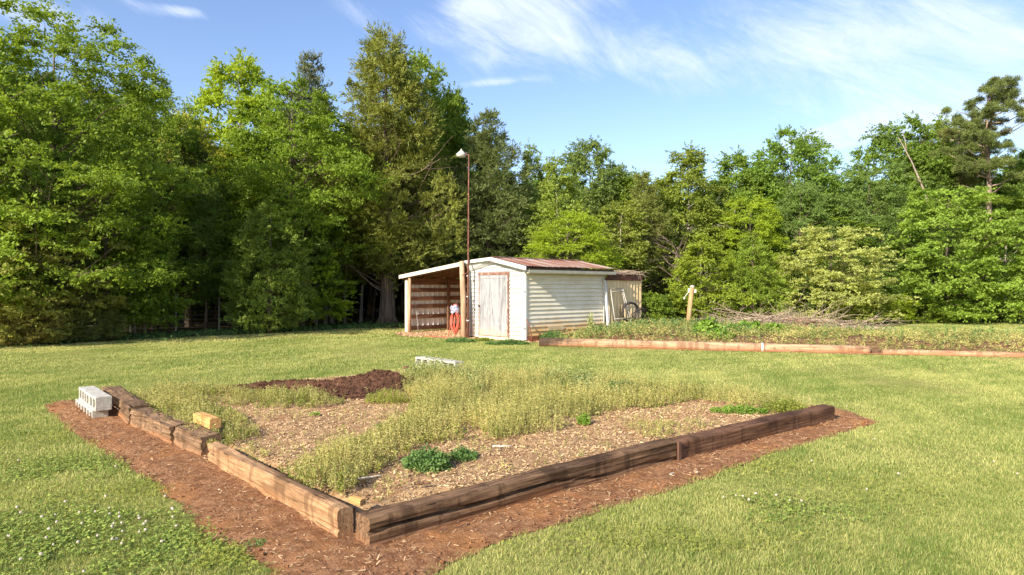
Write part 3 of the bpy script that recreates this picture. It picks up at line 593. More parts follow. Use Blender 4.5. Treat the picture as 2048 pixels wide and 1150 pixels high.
# clover flowers
PETAL = nmat('clover petals', (.42, .32, .26), (.62, .55, .46), 60, None, .8, .3, 90)
fm = MB(); v = []; f = []
for i in range(5):
    a = math.pi*i/4
    for k in range(8): v.append((math.sin(a)*.0095*math.cos(k*math.pi/4+i), math.sin(a)*.0095*math.sin(k*math.pi/4+i), .062-math.cos(a)*.0085))
for i in range(4):
    for k in range(8): f.append((i*8+k, i*8+(k+1) % 8, i*8+8+(k+1) % 8, i*8+8+k))
fm.add(v, f); STEMM = nmat('green stem', (.1, .18, .03), (.14, .22, .05), 9, None, .8, 0)
fl0 = empty('clover_flower'); head = fm.build('flower_head', PETAL, fl0); MB().tube([(0, 0, 0), (.002, .001, .03), (0, 0, .056)], .0011, 4).build('stem', STEMM, fl0)
rf = np.random.default_rng(240); cnt = 0; first = True
while cnt < 64:
    if cnt < 46: x0, y0 = rf.normal(-2.75, .65), rf.normal(4.45, .40)
    elif cnt < 54: x0, y0 = rf.normal(1.9, .25), rf.normal(5.0, .2)
    else: x0, y0 = rf.uniform(-4.5, 4.5), rf.uniform(5, 9)
    if abs(x0) > y0*.75 or y0 < 3.75 or not on_lawn(np.array([x0]), np.array([y0]))[0]: continue
    o = fl0 if first else copy_tree(fl0); first = False
    o.location = (x0, y0, rf.uniform(-.03, -.01)); s = rf.uniform(.6, 1.2); o.scale = (s, s, 1); o.rotation_euler = (rf.uniform(-.2, .2), rf.uniform(-.2, .2), rf.uniform(0, 6))
    tag(o, 'small white clover flower standing in the mown lawn', 'clover flower', 'white clover flowers dotting the lawn'); cnt += 1

# ------------------------------------------------------------------ logs edging the garden
LOGM = wood_mat('weathered log', (.33, .19, .11), (.52, .34, .21), (.48, .23, .11), .55, .10, 18)
def log(x0, y0, x1, y1, r0, r1, label, seed, char=False):
    Ld = math.hypot(x1-x0, y1-y0); n = 70; ns = 18; V = []; q = []
    for i in range(n+1):
        s = i/n; rr = r0+(r1-r0)*s
        for k in range(ns):
            a = 2*math.pi*k/ns; rn = rr*(1+.05*float(vnoise(np.array(s*Ld*.6), np.array(a*.3), seed, 3, .5)))
            if abs(a-4.1) < .2: rn -= .012*(1 if (s*9 % 2) < 1.3 else 0)
            V.append((s*Ld, math.cos(a)*rn, rr+math.sin(a)*rn))
    for i in range(n):
        for k in range(ns): q.append((i*ns+k, i*ns+ns+k, i*ns+ns+(k+1) % ns, i*ns+(k+1) % ns))
    q += [tuple(range(ns)), tuple(range(n*ns+ns-1, n*ns-1, -1))]
    me = bpy.data.meshes.new('log'); me.from_pydata(V, [], q); me.update(); me.materials.append(LOGM if not char else LOGC)
    for p in me.polygons: p.use_smooth = len(p.vertices) == 4
    o = bpy.data.objects.new('log', me); COL.objects.link(o); o.location = (x0, y0, -.02); o.rotation_euler = (0, 0, math.atan2(y1-y0, x1-x0)); return tag(o, label, 'log')
LOGC = LOGM.copy(); LOGC.name = 'log with charred end'; t = LOGC.node_tree; p = t.nodes['Principled BSDF']; src = p.inputs['Base Color'].links[0].from_socket
tc_ = N(t, 'ShaderNodeTexCoord'); s_ = N(t, 'ShaderNodeSeparateXYZ'); L(t, tc_.outputs['Object'], s_.inputs[0]); nz = NOISE(t, tc_.outputs['Object'], 2.2, 5, .6)
fx = M(t, 'ADD', s_.outputs[0], M(t, 'MULTIPLY', nz, 2.2)); fz = M(t, 'MULTIPLY', s_.outputs[2], 3)
L(t, MIX(t, M(t, 'MULTIPLY', RAMP(t, M(t, 'SUBTRACT', fx, fz), 2.0, 1.0), .85), src, (.035, .025, .02)), p.inputs['Base Color'])
log(.76, 18.55, 8.65, 16.52, .13, .105, 'long weathered pole log with a charred left end edging the garden by the shed', 401, True)
log(8.85, 16.32, 15.5, 14.6, .075, .07, 'thinner orange brown pole log continuing the garden edge to the right', 402)
BAND = nmat('pale metal strap', (.5, .48, .42), (.65, .62, .55), 9, None, .6, .1)
m = MB(); m.tube([(0, 0, 0), (.05, 0, 0)], .122, 18); b_ = m.build('strap', BAND); b_.location = (6.25, 17.13, .095); b_.rotation_euler = (0, 0, math.atan2(-2.03, 7.89)); tag(b_, 'pale band wrapped around the long weathered log', 'strap')

# ------------------------------------------------------------------ SHED
def siding_mat(name, white, dirt, amt, stain):
    m, t, p = base_mat(name); tc = N(t, 'ShaderNodeTexCoord'); v = tc.outputs['Object']; s = N(t, 'ShaderNodeSeparateXYZ'); L(t, v, s.inputs[0])
    c = MIX(t, M(t, 'MULTIPLY', RAMP(t, NOISE(t, v, 1.6, 6, .65, (1, 1, 2)), .4, .7), amt), white, dirt)
    c = MIX(t, M(t, 'MULTIPLY', RAMP(t, NOISE(t, v, 14, 4, .6, (1, 1, .3)), .5, .75), amt*.4), c, dirt)
    low = M(t, 'ADD', M(t, 'MULTIPLY', M(t, 'SUBTRACT', .60, s.outputs[2]), 2.6), M(t, 'MULTIPLY', M(t, 'SUBTRACT', NOISE(t, v, 2.5, 5, .6), .5), 1.6))
    c = MIX(t, M(t, 'MULTIPLY', RAMP(t, low, -.35, 1.0), stain), c, (.70, .42, .15))
    L(t, c, p.inputs['Base Color']); p.inputs['Roughness'].default_value = .55; p.inputs['Specular IOR Level'].default_value = .3
    return m
SIDW = siding_mat('white siding', (.50, .495, .49), (.41, .385, .35), .5, .35)
SIDC = siding_mat('aged cream siding', (.78, .72, .57), (.66, .57, .39), .65, .95)
TRIM = nmat('white trim', (.70, .69, .66), (.78, .77, .74), 6, None, .5, .05)
METG = nmat('dull galvanised flashing', (.50, .51, .52), (.66, .66, .66), 3.5, None, .5, .35, 5, spec=.4)
GUT = nmat('cream gutter', (.56, .53, .43), (.68, .65, .55), 4, None, .5, .05)
ROOFM, t, p = base_mat('rusty roof metal'); tc_ = N(t, 'ShaderNodeTexCoord'); v = tc_.outputs['Object']
c = MIX(t, RAMP(t, NOISE(t, v, 1.0, 3, .5, (.3, 6, 1)), .44, .60), (.20, .085, .055), (.36, .29, .25))
c = MIX(t, M(t, 'MULTIPLY', RAMP(t, NOISE(t, v, 5, 6, .7, (.5, 2, 1)), .45, .65), .6), c, (.25, .10, .06))
L(t, c, p.inputs['Base Color']); p.inputs['Roughness'].default_value = .6; p.inputs['Metallic'].default_value = .1
CORR = nmat('beige corrugated metal', (.62, .46, .25), (.76, .59, .34), 1.5, (1, 1, .4), .5, .05)
CORRW = nmat('pale corrugated metal', (.60, .56, .50), (.72, .69, .64), 1.5, (1, 1, .4), .5, .05)
WDK = nmat('dark stained lumber', (.10, .045, .027), (.20, .10, .055), 10, (1, .12, 1), .85, .3)
WRD = nmat('red brown frame paint', (.16, .07, .045), (.26, .14, .10), 14, None, .85, .3, c3=(.32, .25, .21), s3=9)
WPOST = nmat('weathered post wood', (.34, .20, .12), (.56, .38, .25), 9, (1, 1, .1), .85, .4)
FASC = nmat('pale pink fascia board', (.60, .50, .41), (.70, .60, .51), 5, (1, .2, 1), .7, .1)
RUST = nmat('rusty pipe', (.11, .045, .03), (.22, .09, .06), 12, None, .75, .3)
DRK = nmat('black iron', (.02, .02, .02), (.05, .04, .035), 12, None, .6, .2)
W, D, HE, HR = 2.53, 3.66, 2.10, 2.36; RX = -W/2
shed = empty('garden_shed', SH0, SHA, 'small white vinyl sided shed with a closed weathered door and rusty metal roof', 'shed')
def course_wall(along, a0f, a1f, z0, z1, face, nz=None, step=.1275, dep=.014, wob=0, seed=0):
    """lap siding: sawtooth courses; along='x' lies in y=face looking to -y, along='y' lies in x=face looking to +x"""
    m = MB(); n = int(round((z1-z0)/step)); r = random.Random(seed)
    for i in range(n):
        za, zb = z0+i*step, z0+(i+1)*step; w0 = r.uniform(-wob, wob); w1 = r.uniform(-wob, wob)
        def P(s, z, o): return (s, face-o, z) if along == 'x' else (face+o, s, z)
        b0, b1, t0, t1 = a0f(za+.01), a1f(za+.01), a0f(zb), a1f(zb)
        if b1-b0 < .03: continue
        if t1-t0 < .02: t0 = t1 = (t0+t1)/2
        segs = 10 if wob else 1; vs = []
        for k in range(segs+1):
            q = k/segs; ww = w0*(1-q)+w1*q
            vs += [P(b0+(b1-b0)*q, za+ww, dep), P(t0+(t1-t0)*q, zb+ww*.5+.006, -.012), P(b0+(b1-b0)*q, za+ww+.002, -.012)]
        fs = []
        for k in range(segs): a = k*3; fs += [(a, a+3, a+4, a+1) if along == 'x' else (a, a+3, a+4, a+1), (a+2, a+5, a+3, a)]
        m.add(vs, fs)
    return m
def gl(z): return -W if z < HE else -W+(z-HE)/(HR-HE)*(W/2)
def gr(z): return 0 if z < HE else -(z-HE)/(HR-HE)*(W/2)
course_wall('x', gl, gr, .05, .05+.1275*19, 0, dep=.020).build('front_wall', SIDW, shed)
course_wall('y', lambda z: .0, lambda z: D, .17, .17+.1275*15.1, 0, dep=.023, wob=.003, seed=3).build('side_wall', SIDC, shed)
m = MB(); m.prism([(-W+.03, .03), (-.04, .03), (-.04, HE-.04), (RX, HR-.04), (-W+.03, HE-.04)], .03, D); m.build('wall_core', SIDC, shed)
for x0, x1, y0, y1 in ((-.055, .028, -.030, -.016), (.022, .035, -.016, .05)):
    MB().box(x0, x1, y0, y1, .06, 2.09).build('corner_trim', TRIM, shed)
MB().box(-W-.02, -W+.05, -.030, -.016, .06, 2.1).build('corner_trim', TRIM, shed)
MB().box(.0225, .035, D-.06, D, .15, 2.05).build('corner_trim', TRIM, shed)
MB().box(-.03, .03, .03, D, .0, .165).build('sill_beam', nmat('red stained sill', (.20, .07, .035), (.34, .14, .07), 7, None, .9, .3), shed)
MB().box(-W, 0, .0, .03, .0, .048).build('front_skid', WDK, shed)
# door : px 962..1018 -> local x
dxa, dxb, dz0, dz1 = -2.04, -.64, .12, 1.98
fr = MB(); fr.box(dxa+.012, dxa+.055, -.055, -.015, dz0-.02, dz1); fr.box(dxb-.055, dxb-.012, -.055, -.015, dz0-.02, dz1); fr.box(dxa, dxb, -.0575, -.0175, dz1, dz1+.085); fr.build('door_frame', WRD, shed, bevel=.003)
DOORM, t, p = base_mat('weathered whitewashed door'); tc_ = N(t, 'ShaderNodeTexCoord'); v = tc_.outputs['Object']; s_ = N(t, 'ShaderNodeSeparateXYZ'); L(t, v, s_.inputs[0])
c = MIX(t, RAMP(t, NOISE(t, v, 11, 6, .65, (1.6, 1, .12)), .38, .66), (.34, .34, .355), (.18, .17, .175)); c = MIX(t, RAMP(t, NOISE(t, v, 5, 5, .6), .52, .72), c, (.33, .33, .34))
lw = M(t, 'ADD', M(t, 'MULTIPLY', M(t, 'SUBTRACT', .38, s_.outputs[2]), 2.5), M(t, 'MULTIPLY', M(t, 'SUBTRACT', NOISE(t, v, 4, 5, .6), .5), 1.4))
c = MIX(t, M(t, 'MULTIPLY', RAMP(t, lw, -.1, .8), .65), c, (.52, .37, .22)); L(t, c, p.inputs['Base Color']); p.inputs['Roughness'].default_value = .8
dm = MB(); n = 96; xa, xb = dxa+.11, dxb-.115; vs = []
for i in range(n+1):
    xx = xa+(xb-xa)*i/n; yy = -.046-.010*(1 if i % 4 < 2 else 0); vs += [(xx, yy, dz0+.06), (xx, yy, dz1-.10)]
dm.add(vs, [(2*i, 2*i+2, 2*i+3, 2*i+1) for i in range(n)])
door = dm.build('door', DOORM, shed)
b_ = MB(); b_.box(dxa+.06, dxa+.115, -.060, -.035, dz0, dz1-.005); b_.box(dxb-.12, dxb-.06, -.060, -.035, dz0, dz1-.005); b_.box(dxa+.1155, dxb-.1205, -.0585, -.035, dz1-.10, dz1-.005); b_.box(dxa+.1155, dxb-.1205, -.0585, -.035, dz0, dz0+.06); b_.build('door_border', DOORM, door, bevel=.002)
MB().box(dxa+.03, dxa+.10, -.085, -.058, 1.00, 1.05).build('latch', DRK, door)
for z in (1.76, .98, .35): MB().box(dxb-.085, dxb-.03, -.070, -.0605, z, z+.10).build('hinge', nmat('worn hinge', (.3, .22, .18), (.5, .42, .36), 20, None, .7, .2), door)
MB().box(dxa+.04, dxb-.04, -.05, -.016, .02, dz0-.025).build('door_sill', nmat('stained threshold', (.62, .53, .36), (.72, .64, .48), 6, None, .8, .2), shed)
for x_, z_ in ((-2.22, .88), (.02, 1.46), (.02, .38)): MB().box(x_-.015, x_+.015, -.050, -.0305, z_, z_+.035).build('bracket', DRK, shed)
# roof
zr, ze, xe = 2.52, 2.215, .26; zl, xl = 2.44, -W-.02
def corr(name, x0, z0, x1, z1, y0, y1, per, amp, mat, parent, flat=.5, nseg=4, thick=0, wav=0):
    m = MB(); ny = int((y1-y0)/per*nseg); vs = []
    for i in range(ny+1):
        y = y0+(y1-y0)*i/ny; k = i % nseg; a = amp if k == 0 else (amp*.1 if k in (1, nseg-1) else 0)
        nq = 6
        for j in range(nq+1):
            q = j/nq; vs.append((x0+(x1-x0)*q, y, z0+(z1-z0)*q+a+wav*math.sin(y*3.1+q*2)*q))
    fs = [(i*7+j, i*7+j+1, i*7+j+8, i*7+j+7) for i in range(ny) for j in range(6)]
    m.add(vs, fs); o = m.build(name, mat, parent)
    s = o.modifiers.new('sheet', 'SOLIDIFY'); s.thickness = .004; s.offset = -1
    return o
corr('roof', RX, zr, xe, ze, -.20, 3.95, .13, .018, ROOFM, shed, wav=.006)
corr('roof', xl, zl, RX, zr-.004, -.20, 3.95, .13, .018, ROOFM, shed)
MB().add([(RX-.12, -.21, zr+.012), (RX, -.21, zr+.030), (RX+.12, -.21, zr+.006), (RX-.12, 3.96, zr+.012), (RX, 3.96, zr+.030), (RX+.12, 3.96, zr+.006)], [(0, 1, 4, 3), (1, 2, 5, 4)]).build('ridge_cap', ROOFM, shed)
# front rake flashing (bent metal) and fill above the gable wall
def strip(xa, za, xb, zb, hgt, y0, y1, m): return m.add([(xa, y0, za), (xb, y0, zb), (xb, y0, zb-hgt), (xa, y0, za-hgt), (xa, y1, za), (xb, y1, zb), (xb, y1, zb-hgt), (xa, y1, za-hgt)],
    [(0, 3, 2, 1), (4, 5, 6, 7), (0, 1, 5, 4), (3, 7, 6, 2), (0, 4, 7, 3), (1, 2, 6, 5)])
strip(RX, zr+.004, xe+.01, ze+.0, .12, -.235, -.205, MB()).build('rake_trim', METG, shed, bevel=.004)
strip(xl-.02, zl+.004, RX, zr+.004, .10, -.235, -.205, MB()).build('rake_trim', METG, shed, bevel=.004)
MB().add([(RX, -.19, zr-.03), (xe, -.19, ze-.03), (xe, -.03, ze-.07), (0, -.03, HE-.02), (RX, -.03, HR-.02), (xl, -.03, HE+.0), (xl, -.19, zl-.03)], [(0, 4, 3, 2, 1), (0, 6, 5, 4)]).build('gable_soffit', METG, shed)
# gutter and downspout
gt = MB(); prof = [(.20, 2.115), (.20, 2.03), (.245, 2.005), (.30, 2.03), (.315, 2.115), (.303, 2.115), (.29, 2.037), (.245, 2.015), (.212, 2.037), (.212, 2.115)]
gt.prism(prof[::-1], -.13, 3.93).build('gutter', GUT, shed)
MB().box(.02, .20, -.0, 3.8, 2.125, 2.14).build('soffit', WDK, shed)
MB().box(.185, .1985, -.18, 3.93, 2.10, 2.185).build('fascia', nmat('dark fascia', (.05, .03, .02), (.1, .06, .04), 8), shed)
MB().tube([(.25, 3.80, 2.03), (.24, 3.78, 1.96), (.12, 3.66, 1.90), (.10, 3.62, 1.80)], .038, 8).build('downspout_elbow', nmat('brown elbow', (.08, .03, .02), (.16, .07, .05), 8), shed, smooth=True)
MB().add([(.055, 3.56, 1.84), (.135, 3.56, 1.84), (.135, 3.64, 1.84), (.055, 3.64, 1.84), (.13, 3.66, .1), (.21, 3.66, .1), (.21, 3.74, .1), (.13, 3.74, .1)], [(0, 1, 2, 3), (7, 6, 5, 4), (0, 4, 5, 1), (1, 5, 6, 2), (2, 6, 7, 3), (3, 7, 4, 0)]).build('downspout', METG, shed, bevel=.01)
for i in range(2): MB().box(.036+.0, .042, .95+.35*i, 1.28+.35*i, .30, .425).build('patch_panel', nmat('tan patched siding', (.62, .45, .24), (.70, .54, .32), 3, None, .7, .05), shed)

# lean-to on the left
LX = -5.96
lean = empty('lean_to', SHW(-4.2, 0)+(0,), SHA, 'open fronted lean-to left of the shed with pale fascia and dark boards inside', 'lean-to')
ox = -(-4.2)
def lb(m, *a, **k): 
    m.v = [(x+4.2, y, z) for x, y, z in m.v]; return m.build(*a, **k)
zL = 2.03; x_l = -6.18
m = MB()
def zroof(x): return zl-.02+(x-xl)/(x_l-xl)*(zL+.02-(zl-.02))
o = corr('roof', x_l+4.2, zL, xl-.03+4.2, zl-.02, -.17, 3.9, .2, .018, CORRW, lean)
lb(strip(x_l-.02, zL+.01, xl-.03, zl-.008, .13, -.21, -.175, MB()), 'fascia_board', FASC, lean, bevel=.004)
for y in np.linspace(-.12, 3.8, 7): lb(strip(x_l+.05, zL-.035, xl-.06, zl-.055, .12, y, y+.04, MB()), 'rafter', WDK, lean)
ww = corr('side_wall', 0, 0, 0, 0, 0, .1, .2, .01, CORRW, lean); bpy.data.objects.remove(ww)
def corr_wall(name, along, s0, s1, c, z0, z1, per, amp, mat, parent, dxo=0, slope=0):
    m = MB(); n = int((s1-s0)/per*4); vs = []
    for i in range(n+1):
        s = s0+(s1-s0)*i/n; a = amp if i % 4 in (0,) else 0; zt = z1+slope*(s-s0)
        P = (c+dxo-a, s) if along == 'y' else (s+dxo, c-a); vs += [(P[0], P[1], z0), (P[0], P[1], zt)]
    m.add(vs, [(2*i, 2*i+2, 2*i+3, 2*i+1) for i in range(n)]); o = m.build(name, mat, parent); sdm = o.modifiers.new('sheet', 'SOLIDIFY'); sdm.thickness = .003; return o
corr_wall('side_wall', 'y', 0, 3.8, LX-.01, .06, 1.93, .23, -.022, CORRW, lean, 4.2)
corr_wall('back_wall', 'x', LX, -W-.05, 3.82, .06, 1.95, .23, .022, CORRW, lean, 4.2, .1)
for z in (1.51, 1.21, .93, .56, .155): lb(MB().box(LX+.02, LX+.055, .0, 3.78, z-.072, z+.072), 'wall_board', WDK, lean, bevel=.002)
lb(MB().box(LX+.02, LX+.055, .0, 3.78, 1.70, 1.93), 'header_board', WDK, lean)
for z in (1.51, 1.0, .4): lb(MB().box(LX+.1, -W-.1, 3.76, 3.80, z-.072, z+.072), 'back_board', WDK, lean)
lb(MB().box(LX+.058, LX+.15, 1.72, 1.81, .02, 1.93), 'inner_post', WDK, lean)
lb(MB().box(LX-.10, LX+.055, -.045, -.005, .02, 1.93), 'corner_board', FASC, lean, bevel=.003)
pp = G(820, 675); 
def post(px, by, tyz, r0, r1, nm, mat, parent=None, base=None, lean_dx=0):
    pass
def poly_post(x, y, z1, r0, lx=0, ly=0): return MB().tube([(x, y, -.02), (x+lx*.5, y+ly*.5, z1*.5), (x+lx, y+ly, z1)], [r0, r0*.95, r0*.9], 10)
lb(poly_post(-5.70, -.10, 1.96, .058, .02, 0), 'front_post', WPOST, lean, smooth=True)
lb(poly_post(-4.45, 1.35, 2.02, .055, .02, 0), 'inside_post', WPOST, lean, smooth=True)
# round post at the shed corner and light pole
cp = empty('wooden_post', SHW(-2.38, -.36)+(0,), SHA, 'round weathered wooden post at the left corner of the shed carrying the hose', 'post')
MB().tube([(.0, 0, -.02), (-.02, 0, 1.2), (-.10, 0, 2.43)], [.095, .088, .075], 12).build('pole', WPOST, cp, smooth=True)
MB().tube([(.02, -.09, 1.98), (.12, -.03, 2.03), (.2, .05, 2.1)], .014, 6).build('hook', RUST, cp, smooth=True)
px0 = SHW(-2.26, -.29); lp = empty('yard_light_pole', px0+(0,), SHA, 'tall thin rusty pipe pole with a white barn light rising beside the shed', 'light pole')
top = Vector((.07, -.02, 5.78)); MB().tube([(0, 0, 0), tuple(top*.34), tuple(top*.67), tuple(top)], [.034, .030, .024, .020], 10).build('pole', RUST, lp, smooth=True)
for z in (.55, 1.3, 1.95): MB().tube([(0, 0, z), (.001, 0, z+.03)], .045, 10).build('clamp', METG, lp)
LAMPW = nmat('aged white lamp housing', (.42, .40, .35), (.54, .52, .46), 9, None, .5, .05)
arm = MB(); arm.tube([(.07, -.02, 5.72), (-.02, -.05, 5.80), (-.10, -.08, 5.82)], .018, 8).build('lamp_arm', RUST, lp, smooth=True)
lh = MB(); cx_, cy_, cz_ = -.20, -.10, 5.80; prof = [(.0, .12), (.05, .115), (.06, .09), (.10, .07), (.115, .05), (.115, .03), (.15, .02), (.155, -.02), (.15, -.06), (.13, -.085), (.0, -.10)]
n = 20; vs = []
for r_, z_ in prof:
    for k in range(n): a = 2*math.pi*k/n; vs.append((cx_+math.cos(a)*max(r_, .002), cy_+math.sin(a)*max(r_, .002), cz_+z_))
lh.add(vs, [(i*n+k, i*n+(k+1) % n, i*n+n+(k+1) % n, i*n+n+k) for i in range(len(prof)-1) for k in range(n)]); lh.build('lamp_head', LAMPW, lp, smooth=True)
MB().tube([(cx_, cy_, cz_-.015), (cx_, cy_, cz_+.012)], .1615, 20).build('lamp_rim', METG, lp)
MB().tube([(cx_, cy_, cz_+.12), (cx_, cy_, cz_+.17)], [.022, .018], 8).build('photocell', LAMPW, lp)
# hose with cloth
hs_ = empty('garden_hose', SHW(-2.62, -.50)+(0,), SHA, 'red garden hose hanging in long coils from the post at the shed corner', 'hose')
RED = nmat('faded red rubber', (.44, .075, .045), (.56, .14, .09), 12, None, .5, .05)
m = MB(); rh = random.Random(5)
for k in range(9):
    cx_ = rh.uniform(-.03, .03); wd = .05+.017*k; dy_ = rh.uniform(-.05, .03); zt = 1.08-rh.uniform(0, .05); zb = .10+rh.uniform(0, .12)
    pts = [(cx_+math.sin(2*math.pi*q/26)*wd*(1.25 if math.cos(2*math.pi*q/26) < .2 else .9), dy_+.02*math.sin(q), (zt+zb)/2+math.cos(2*math.pi*q/26)*(zt-zb)/2) for q in range(27)]
    m.tube(pts, .0125, 6, False)
m.tube([(-.1, -.02, .75), (-.19, -.06, .35), (-.26, -.1, .03), (-.7, -.3, .03), (-1.1, -.38, .025)], .012, 6); m.build('hose_coil', RED, hs_, smooth=True)
m = MB(); vs = []; nq = 14
for i in range(5):
    for k in range(nq):
        a = 2*math.pi*k/nq; rr = .15+.03*math.sin(k*2.3+i)+.02*(i == 2); vs.append((math.cos(a)*rr, -.03+math.sin(a)*rr*.55, .80+.06*i+.03*math.sin(k*1.7)))
m.add(vs, [(i*nq+k, i*nq+(k+1) % nq, i*nq+nq+(k+1) % nq, i*nq+nq+k) for i in range(4) for k in range(nq)])
cl_ = m.build('cloth', nmat('blue patterned cloth', (.07, .09, .20), (.50, .48, .55), 26, None, .9, .3), None, loc=SHW(-2.62, -.50)+(0,), rz=SHA)
tag(cl_, 'crumpled blue and white cloth tied around the red hose', 'cloth')
def w3(x, y, z): a = SHW(x, y); return (a[0], a[1], z)
tag(MB().tube([(0, 0, 0), (-.10, -.0, .33), (-.24, -.0, .68)], [.018, .018, .015], 7).build('iron_rod', RUST, smooth=True, loc=w3(.27, .05, 0), rz=SHA), 'short rusty rod leaning at the right front corner of the shed', 'rod')
tag(MB().tube([(0, 0, 0), (-.12, .05, .4), (-.30, .1, .95)], .012, 7).build('tool_handle', nmat('grey handle', (.2, .19, .17), (.3, .28, .25), 9), smooth=True, loc=w3(-5.45, .1, .02), rz=SHA), 'grey tool handle leaning inside the lean-to by its left post', 'tool')

# annex behind the shed, its wall in line with the shed's side wall
AX, AY = -1.2, 4.8
an = empty('shed_annex', SHW(AX, AY)+(0,), SHA, 'beige corrugated metal annex behind the right end of the shed', 'annex')
corr_wall('side_wall', 'y', 3.72-AY, 5.66-AY, .03-AX, .0, 1.95, .17, -.020, CORR, an)
corr_wall('front_wall', 'x', -2.4-AX, .0-AX, 3.75-AY, .0, 1.95, .17, .020, CORR, an)
corr_wall('back_wall', 'x', -2.4-AX, .0-AX, 5.64-AY, .0, 1.95, .17, .020, CORR, an)
DFA = nmat('dark brown fascia', (.07, .03, .02), (.14, .06, .04), 8)
MB().box(.055-AX, .08-AX, 3.74-AY, 5.70-AY, 1.84, 2.03).build('fascia', DFA, an)
MB().box(.045-AX, .0545-AX, 5.60-AY, 5.67-AY, .0, 1.84).build('corner_trim', CORR, an)
MB().add([(-2.4-AX, 3.93-AY, 2.26), (.09-AX, 3.93-AY, 2.035), (.09-AX, 5.8-AY, 2.035), (-2.4-AX, 5.8-AY, 2.26), (-2.4-AX, 3.93-AY, 2.29), (.09-AX, 3.93-AY, 2.065), (.09-AX, 5.8-AY, 2.065), (-2.4-AX, 5.8-AY, 2.29)],
         [(0, 3, 2, 1), (4, 5, 6, 7), (0, 1, 5, 4), (1, 2, 6, 5), (2, 3, 7, 6), (3, 0, 4, 7)]).build('roof', ROOFM, an)
TWIG = nmat('bare twig bark', (.24, .17, .115), (.48, .38, .28), 12, None, .9, .2)
def rand_branch(m, p, dr, ln, r0, rr, droop=0, n=6, kids=2, gen=0, curl=.25):
    pts = [Vector(p)]; dr = Vector(dr).normalized()
    for k in range(n):
        dr = (dr+Vector((rr.uniform(-curl, curl), rr.uniform(-curl, curl), rr.uniform(-curl, curl)*.7-droop))).normalized(); pts.append(pts[-1]+dr*ln/n)
    m.tube(pts, [r0*(1-.75*k/n) for k in range(n+1)], 4 if gen else 5, False)
    if gen < 1:
        for _ in range(kids):
            j = rr.randint(1, n-1); rand_branch(m, pts[j], (dr+Vector((rr.uniform(-1, 1), rr.uniform(-1, 1), rr.uniform(-.5, .7)))), ln*rr.uniform(.3, .6), r0*.5, rr, droop, 4, 0, gen+1, curl)
rb = random.Random(11); m = MB()
for k in range(15):
    rand_branch(m, (rb.uniform(-.9, .1), rb.uniform(-.2, .9), rb.uniform(.04, .12)), (rb.uniform(.3, 1.2), rb.uniform(-.6, .2), rb.uniform(-.05, .02)), rb.uniform(.5, 1.0), .010, rb, .03, 6, 2, 0, .15)
for k in range(3): rand_branch(m, (rb.uniform(.0, .4), -.15, .05), (rb.uniform(-.2, .5), -.5, .1), rb.uniform(.4, .7), .006, rb, .25, 8, 1)
tag(m.build('fallen_branches', TWIG, loc=w3(.05, 4.85, 2.08), rz=SHA+1.3), 'dry bare branches lying over the annex roof edge', 'branches')
# leaning gate frame and wire coils
gf = empty('metal_gate_frame', w3(.13, 3.78, .15), SHA+R(90), 'white pipe gate frame leaning on the beige annex wall', 'gate frame')
WP_ = nmat('chalky white pipe', (.36, .34, .30), (.50, .47, .41), 10, None, .6, .1)
m = MB(); 
for x0, x1 in ((0, .0), (.66, .92)): m.tube([(x0+.02, -.03, 1.42), (x1+.02, -.28, .0)], .017, 7)
m.build('upright', WP_, gf, smooth=True)
m = MB()
for z, x1, y in ((1.42, .69, -.03), (1.32, .69, -.05), (.42, .84, -.21)): m.tube([(.02, y, z), (x1, y, z)], .013, 7)
m.build('rail', WP_, gf, smooth=True)
MB().tube([(.62, -.03, 1.42), (.76, -.09, .75), (.80, -.08, .05)], .012, 6).build('brace', WP_, gf, smooth=True)
wc = None
for i, (x_, z_, r_, tl_) in enumerate(((.90, .40, .34, .3), (1.05, .26, .30, .75))):
    m = MB(); rr = random.Random(i)
    for k in range(11):
        rad = r_*rr.uniform(.8, 1.02); oy = k*.018
        m.tube([(math.cos(a)*rad, oy+.01*math.sin(3*a), math.sin(a)*rad*(1-.1*i)) for a in np.linspace(0, 2*math.pi, 20)], .008, 4, False)
    for k in range(10): a = k*.63; m.tube([(math.cos(a)*r_, 0, math.sin(a)*r_), (math.cos(a)*r_*.97, .2, math.sin(a)*r_*.97)], .006, 4, False)
    o = m.build('wire_coil', DRK, loc=w3(.40+.25*i, 4.62+.18*i, z_+.36), rz=SHA); o.rotation_euler = (tl_*.6, 0, SHA+R(70)+.3*i)
    tag(o, ['upright dark wire coil leaning against the beige annex wall', 'lower dark wire coil lying in front of the upright coil'][i], 'wire coil', 'dark wire coils by the annex')

# wooden post with bracket in the garden
bx, by = G(1376, 652, .2); gp = empty('clothesline_post', (bx, by, .15), 0, 'leaning yellowish wooden post with a white bracket standing in the garden', 'post')
PW = nmat('yellow pine post', (.34, .21, .10), (.50, .33, .17), 8, (1, 1, .12), .85, .3)
MB().tube([(0, 0, 0), (.06, 0, .7), (.155, 0, 1.47)], [.095, .088, .08], 12).build('pole', PW, gp, smooth=True)
PV = nmat('white plastic', (.66, .62, .55), (.74, .70, .63), 9, None, .5, .05)
m = MB(); m.box(.00, .075, -.02, .02, 1.28, 1.42); m.build('bracket', PV, gp, bevel=.004); MB().box(.22, .30, -.02, .02, 1.26, 1.38).build('bracket', PV, gp, bevel=.004)
MB().tube([(.06, -.02, 1.33), (-.06, -.05, 1.20), (-.15, -.05, 1.08)], .013, 6).build('arm', PV, gp, smooth=True)
MB().tube([(-.17, -.05, 1.09), (-.135, -.05, 1.03)], .028, 8).build('hook', PV, gp)
MB().tube([(.155, 0, 1.46), (.16, 0, 1.53)], [.085, .06], 10).build('cap', nmat('grey cap', (.4, .38, .34), (.5, .48, .43), 9), gp)

